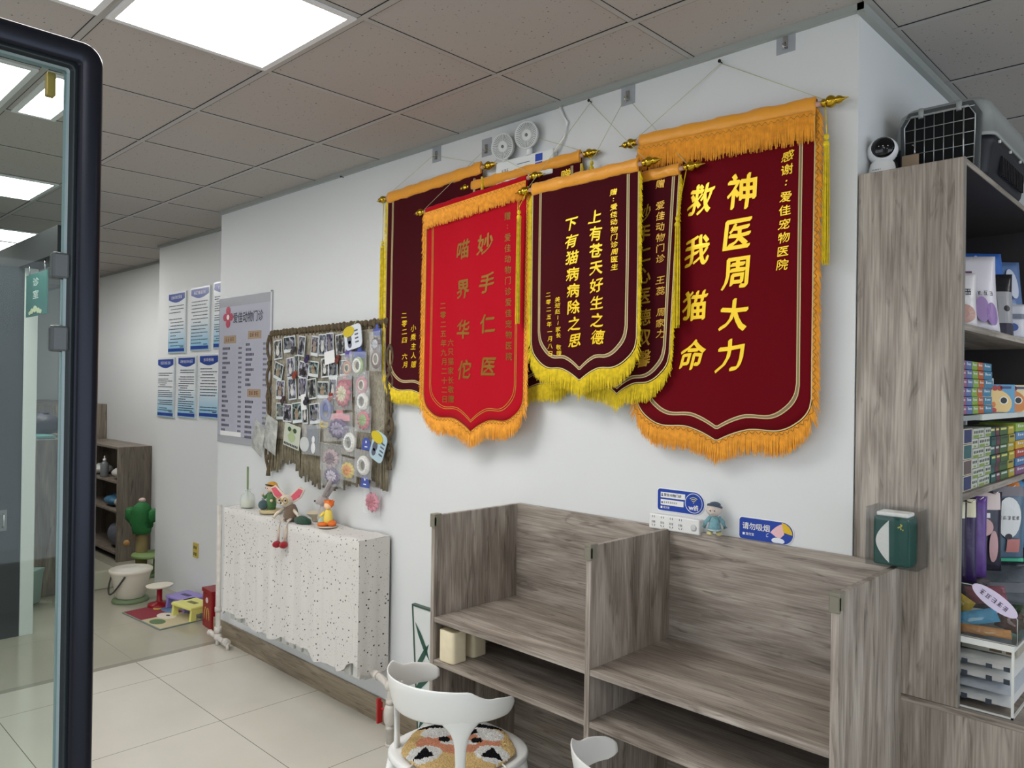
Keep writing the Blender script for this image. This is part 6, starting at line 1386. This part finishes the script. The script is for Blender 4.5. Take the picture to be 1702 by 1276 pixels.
pouch('hanging_pouch', 'navy hanging pouch with a pink cow patch print', 'pouch', -.600, 2.74, hz-.245, .105, .245, .03, (28, 26, 48), 38, 0,
      [('card_top', (206, 190, 188), 'rect', (.08, .92, .78, .99)), ('pink_patch', (198, 160, 160), 'ell', (.42, .56, .26, .11)), ('pink_patch', (190, 150, 152), 'ell', (.70, .32, .14, .20)), ('pink_patch', (198, 160, 160), 'ell', (.30, .40, .12, .07)), ('red_label', (170, 80, 70), 'rect', (.24, .50, .82, .90)), ('white_label', WHT, 'rect', (.44, .58, .68, .74))], hang=True, grp='pouches hanging under the shelf')
pouch('hanging_pouch', 'grey blue hanging pouch with a white shield label and black lettering', 'pouch', -.592, 2.97, hz-.25, .125, .25, .035, (84, 108, 130), 42, 3,
      [('shield_label', (216, 218, 218), 'ell', (.48, .60, .33, .27)), ('lettering', INKP, 'text', ('#####', .48, .60, .015)), ('label_tip', INKP, 'ell', (.48, .35, .10, .04)), ('pink_panel', (186, 120, 116), 'rect', (.45, .80, .14, .32)), ('green_hem', (80, 190, 150), 'rect', (0, 1, 0, .05)), ('photo_top', (120, 116, 124), 'rect', (.1, .9, .88, 1))], hang=True, grp='pouches hanging under the shelf')
pouch('hanging_pouch', 'blue and orange hanging pouch at the right edge of the photo', 'pouch', -.585, 3.19, hz-.235, .14, .235, .035, (78, 140, 186), 42, 0,
      [('orange_top', (206, 120, 40), 'rect', (0, .40, .78, 1)), ('cream_side', (206, 206, 196), 'rect', (0, .28, 0, .78)), ('lettering', WHT, 'text', ('##', .68, .62, .04))], hang=True, grp='pouches hanging under the shelf')
# stand, basket and the things in them, on the projecting base
sx0, sx1, sy0, sy1 = -.640, -.452, 2.402, 2.80
t = thing('display_stand', 'white metal stand on the projecting base, carrying the clear basket', 'stand', (-.55, 2.6, .862)); mw = mat('stand_white', (222, 224, 220), .3)
at(t).box(sx0, sx1, sy0, sy1, 1.040, 1.057).build('top', mw, t, bevel=.001)
m = at(t)
for x in (sx0+.003, sx1-.003):
    for y in (sy0+.003, sy1-.003): m.box(x-.003, x+.003, y-.003, y+.003, .8625, 1.040)
m.box(sx0, sx1, sy0, sy0+.005, .8625, .867); m.box(sx1-.005, sx1, sy0, sy1, .8625, .867); m.build('frame', mw, t)
for i, (z, h, dx, l) in enumerate(((.868, .036, 0, 'white flat bag with black print, lowest in the white stand'), (.905, .026, .004, 'pale bluish white flat bag, second from the bottom in the white stand'), (.932, .036, -.004, 'white flat bag with two black marks, third in the white stand'), (.969, .030, .006, 'white flat bag on top of the pile in the white stand'))):
    t = thing('flat_bag', l, 'bag', (-.545, 2.6, z), 'white bags in the stand'); m = at(t); n = 14; G = []
    for s_ in (1, -1):
        g = []
        for a in range(n):
            for b in range(n):
                u, v = a/(n-1)-.5, b/(n-1)-.5; e = (1-(2*u)**6)*(1-(2*v)**6); g.append(m.v((-.548+dx+u*.172, 2.60+v*.36, z+h*.5+s_*h*.47*e*(1+.15*noise.noise(Vector((u*6, v*6, z*50)))) - .0*u)))
        G.append(g)
    for s_, g in enumerate(G):
        for a in range(n-1):
            for b in range(n-1): q = [g[a*n+b], g[(a+1)*n+b], g[(a+1)*n+b+1], g[a*n+b+1]]; m.face(q if s_ == 0 else q[::-1], True)
    m.build('bag', mat('flatbag_%d' % (i == 1), (214, 214, 212) if i != 1 else (186, 192, 200), .35, bump=.3, bscale=30), t)
    if i != 1:
        m = at(t)
        for q in (.25, .62, .88)[: 3 if i else 2]: rect(m, -.62+.16*q, -.605+.16*q, z+h*.40, z+h*.80, facing(2.4185))
        m.build('print', ink, t)
t = thing('printed_carton', 'flat printed carton lying above the white bags in the stand', 'carton', (-.53, 2.66, 1.0)); at(t).box(-.60, -.462, 2.50, 2.78, 1.0005, 1.026).build('carton', mat('flat_carton', (164, 160, 146), .5), t, bevel=.001)
m = at(t); rect(m, -.53, -.50, 1.005, 1.022, facing(2.4995)); rect(m, -.49, -.468, 1.005, 1.022, facing(2.4995)); m.build('print', mat('print_brown', (96, 76, 50), .5), t)
t = thing('acrylic_basket', 'clear acrylic basket full of treat packs with a lilac oval price card', 'basket', (-.52, 2.5, 1.057)); bx0, bx1, by0, by1 = -.640, -.446, 2.404, 2.66
m_ = ((bx0, bx1, by0, by1, 1.0575, 1.060), (bx0, bx0+.002, by0, by1, 1.060, 1.205), (bx0, bx1, by1-.002, by1, 1.060, 1.205))
for b in m_: at(t).box(*b).build('side', acr, t)
m = at(t); m.prism([(bx1, by0, 1.060), (bx1, by0+.0, 1.13), (bx1, by1, 1.205), (bx1, by1, 1.060)], (-.002, 0, 0)); m.build('side', acr, t)
m = at(t); m.prism([(bx0, by0, 1.060), (bx1, by0, 1.060), (bx1, by0, 1.13), (bx1-.06, by0, 1.185), (bx1-.11, by0, 1.203), (bx0, by0, 1.205)], (0, .002, 0)); m.build('front', acr, t)
rim_ = [(bx0, by0, 1.205), (bx1-.11, by0, 1.203), (bx1-.06, by0, 1.185), (bx1-.02, by0, 1.155), (bx1, by0, 1.13), (bx1, by0, 1.060), (bx0, by0, 1.060)]
at(t).tube(rim_, .0014, 6).build('edge', mat('acrylic_edge', (206, 212, 212), .1, alpha=.8), t)
t = thing('price_card', 'lilac oval handwritten price card on the rim of the acrylic basket', 'card', (-.49, 2.40, 1.15)); RM = Matrix.Translation((-.497, 2.396, 1.172)) @ Matrix.Rotation(R(33), 4, 'Y')
m = at(t); m.prism([RM @ Vector((.062*math.cos(k*math.pi/14), 0, .022*math.sin(k*math.pi/14))) for k in range(28)], RM.to_3x3() @ Vector((0, -.002, 0))); m.build('card', mat('card_lilac', (214, 204, 230), .4), t)
m = at(t); fn = lambda x, z: tuple(RM @ Vector((x, -.0026, z))); marks(m, 0, 0, 5, .016, fn, 8); m.build('lettering', mat('pen_dark', (70, 60, 90), .5), t)
PK = [('blue treat pack lying across the middle of the acrylic basket', -.555, 2.44, 1.085, .12, .04, .02, (70, 150, 190), 20), ('yellow treat pack in the acrylic basket', -.60, 2.47, 1.11, .07, .05, .02, (190, 160, 40), -30), ('pink maroon treat pack at the top of the acrylic basket', -.54, 2.50, 1.135, .10, .05, .02, (140, 84, 96), 12),
      ('orange labelled treat pack at the bottom of the acrylic basket', -.53, 2.435, 1.062, .13, .026, .02, (186, 130, 70), 3), ('brown treat pack at the near side of the acrylic basket', -.48, 2.48, 1.075, .06, .06, .02, (92, 62, 50), -15), ('dark green treat pack in the right corner of the acrylic basket', -.468, 2.54, 1.07, .04, .07, .02, (60, 84, 58), 8),
      ('grey treat pack at the back of the acrylic basket', -.59, 2.56, 1.10, .10, .09, .03, (84, 76, 80), 5), ('red cornered treat pack at the left of the acrylic basket', -.625, 2.43, 1.08, .03, .03, .015, (180, 84, 60), 0)]
for l, x, y, z, w, h, d, c, a in PK:
    t = thing('treat_pack', l, 'treat pack', (x, y, z), 'treat packs in the basket'); m = at(t); crinkled(m, x, y, z+h/2, w, h, -a, d/2, x*31, 8); m.build('pack', mat('treat_%d_%d_%d' % c, c, .25, bump=.5, bscale=70, vary=.25, vscale=40), t)
    m = at(t); crinkled(m, x+.006, y-d*.35, z+h/2, w*.45, h*.35, -a, d/5, x*13, 8); m.build('label', mat('treatl_%d_%d_%d' % c, tuple(min(255, int(v*.5+110)) for v in c), .3), t)
for i, (y, z, c, w, h, l) in enumerate(((3.0, .863, (170, 170, 170), .22, .15, 'pale grey bag standing on the base behind the white stand'), (3.25, .863, (196, 190, 150), .20, .14, 'yellow grey bag on the base at the right edge of the photo'), (2.98, 1.04, (40, 48, 56), .20, .15, 'dark bag above the pale grey one behind the basket'))):
    if i == 2: z = .863+.155
    pouch('goods_bag', l, 'bag', -.60, y, z, w, h, .07, c, 40, 0, [('print', (90, 90, 96), 'rect', (.2, .8, .4, .6))], grp='bags on the cabinet base')
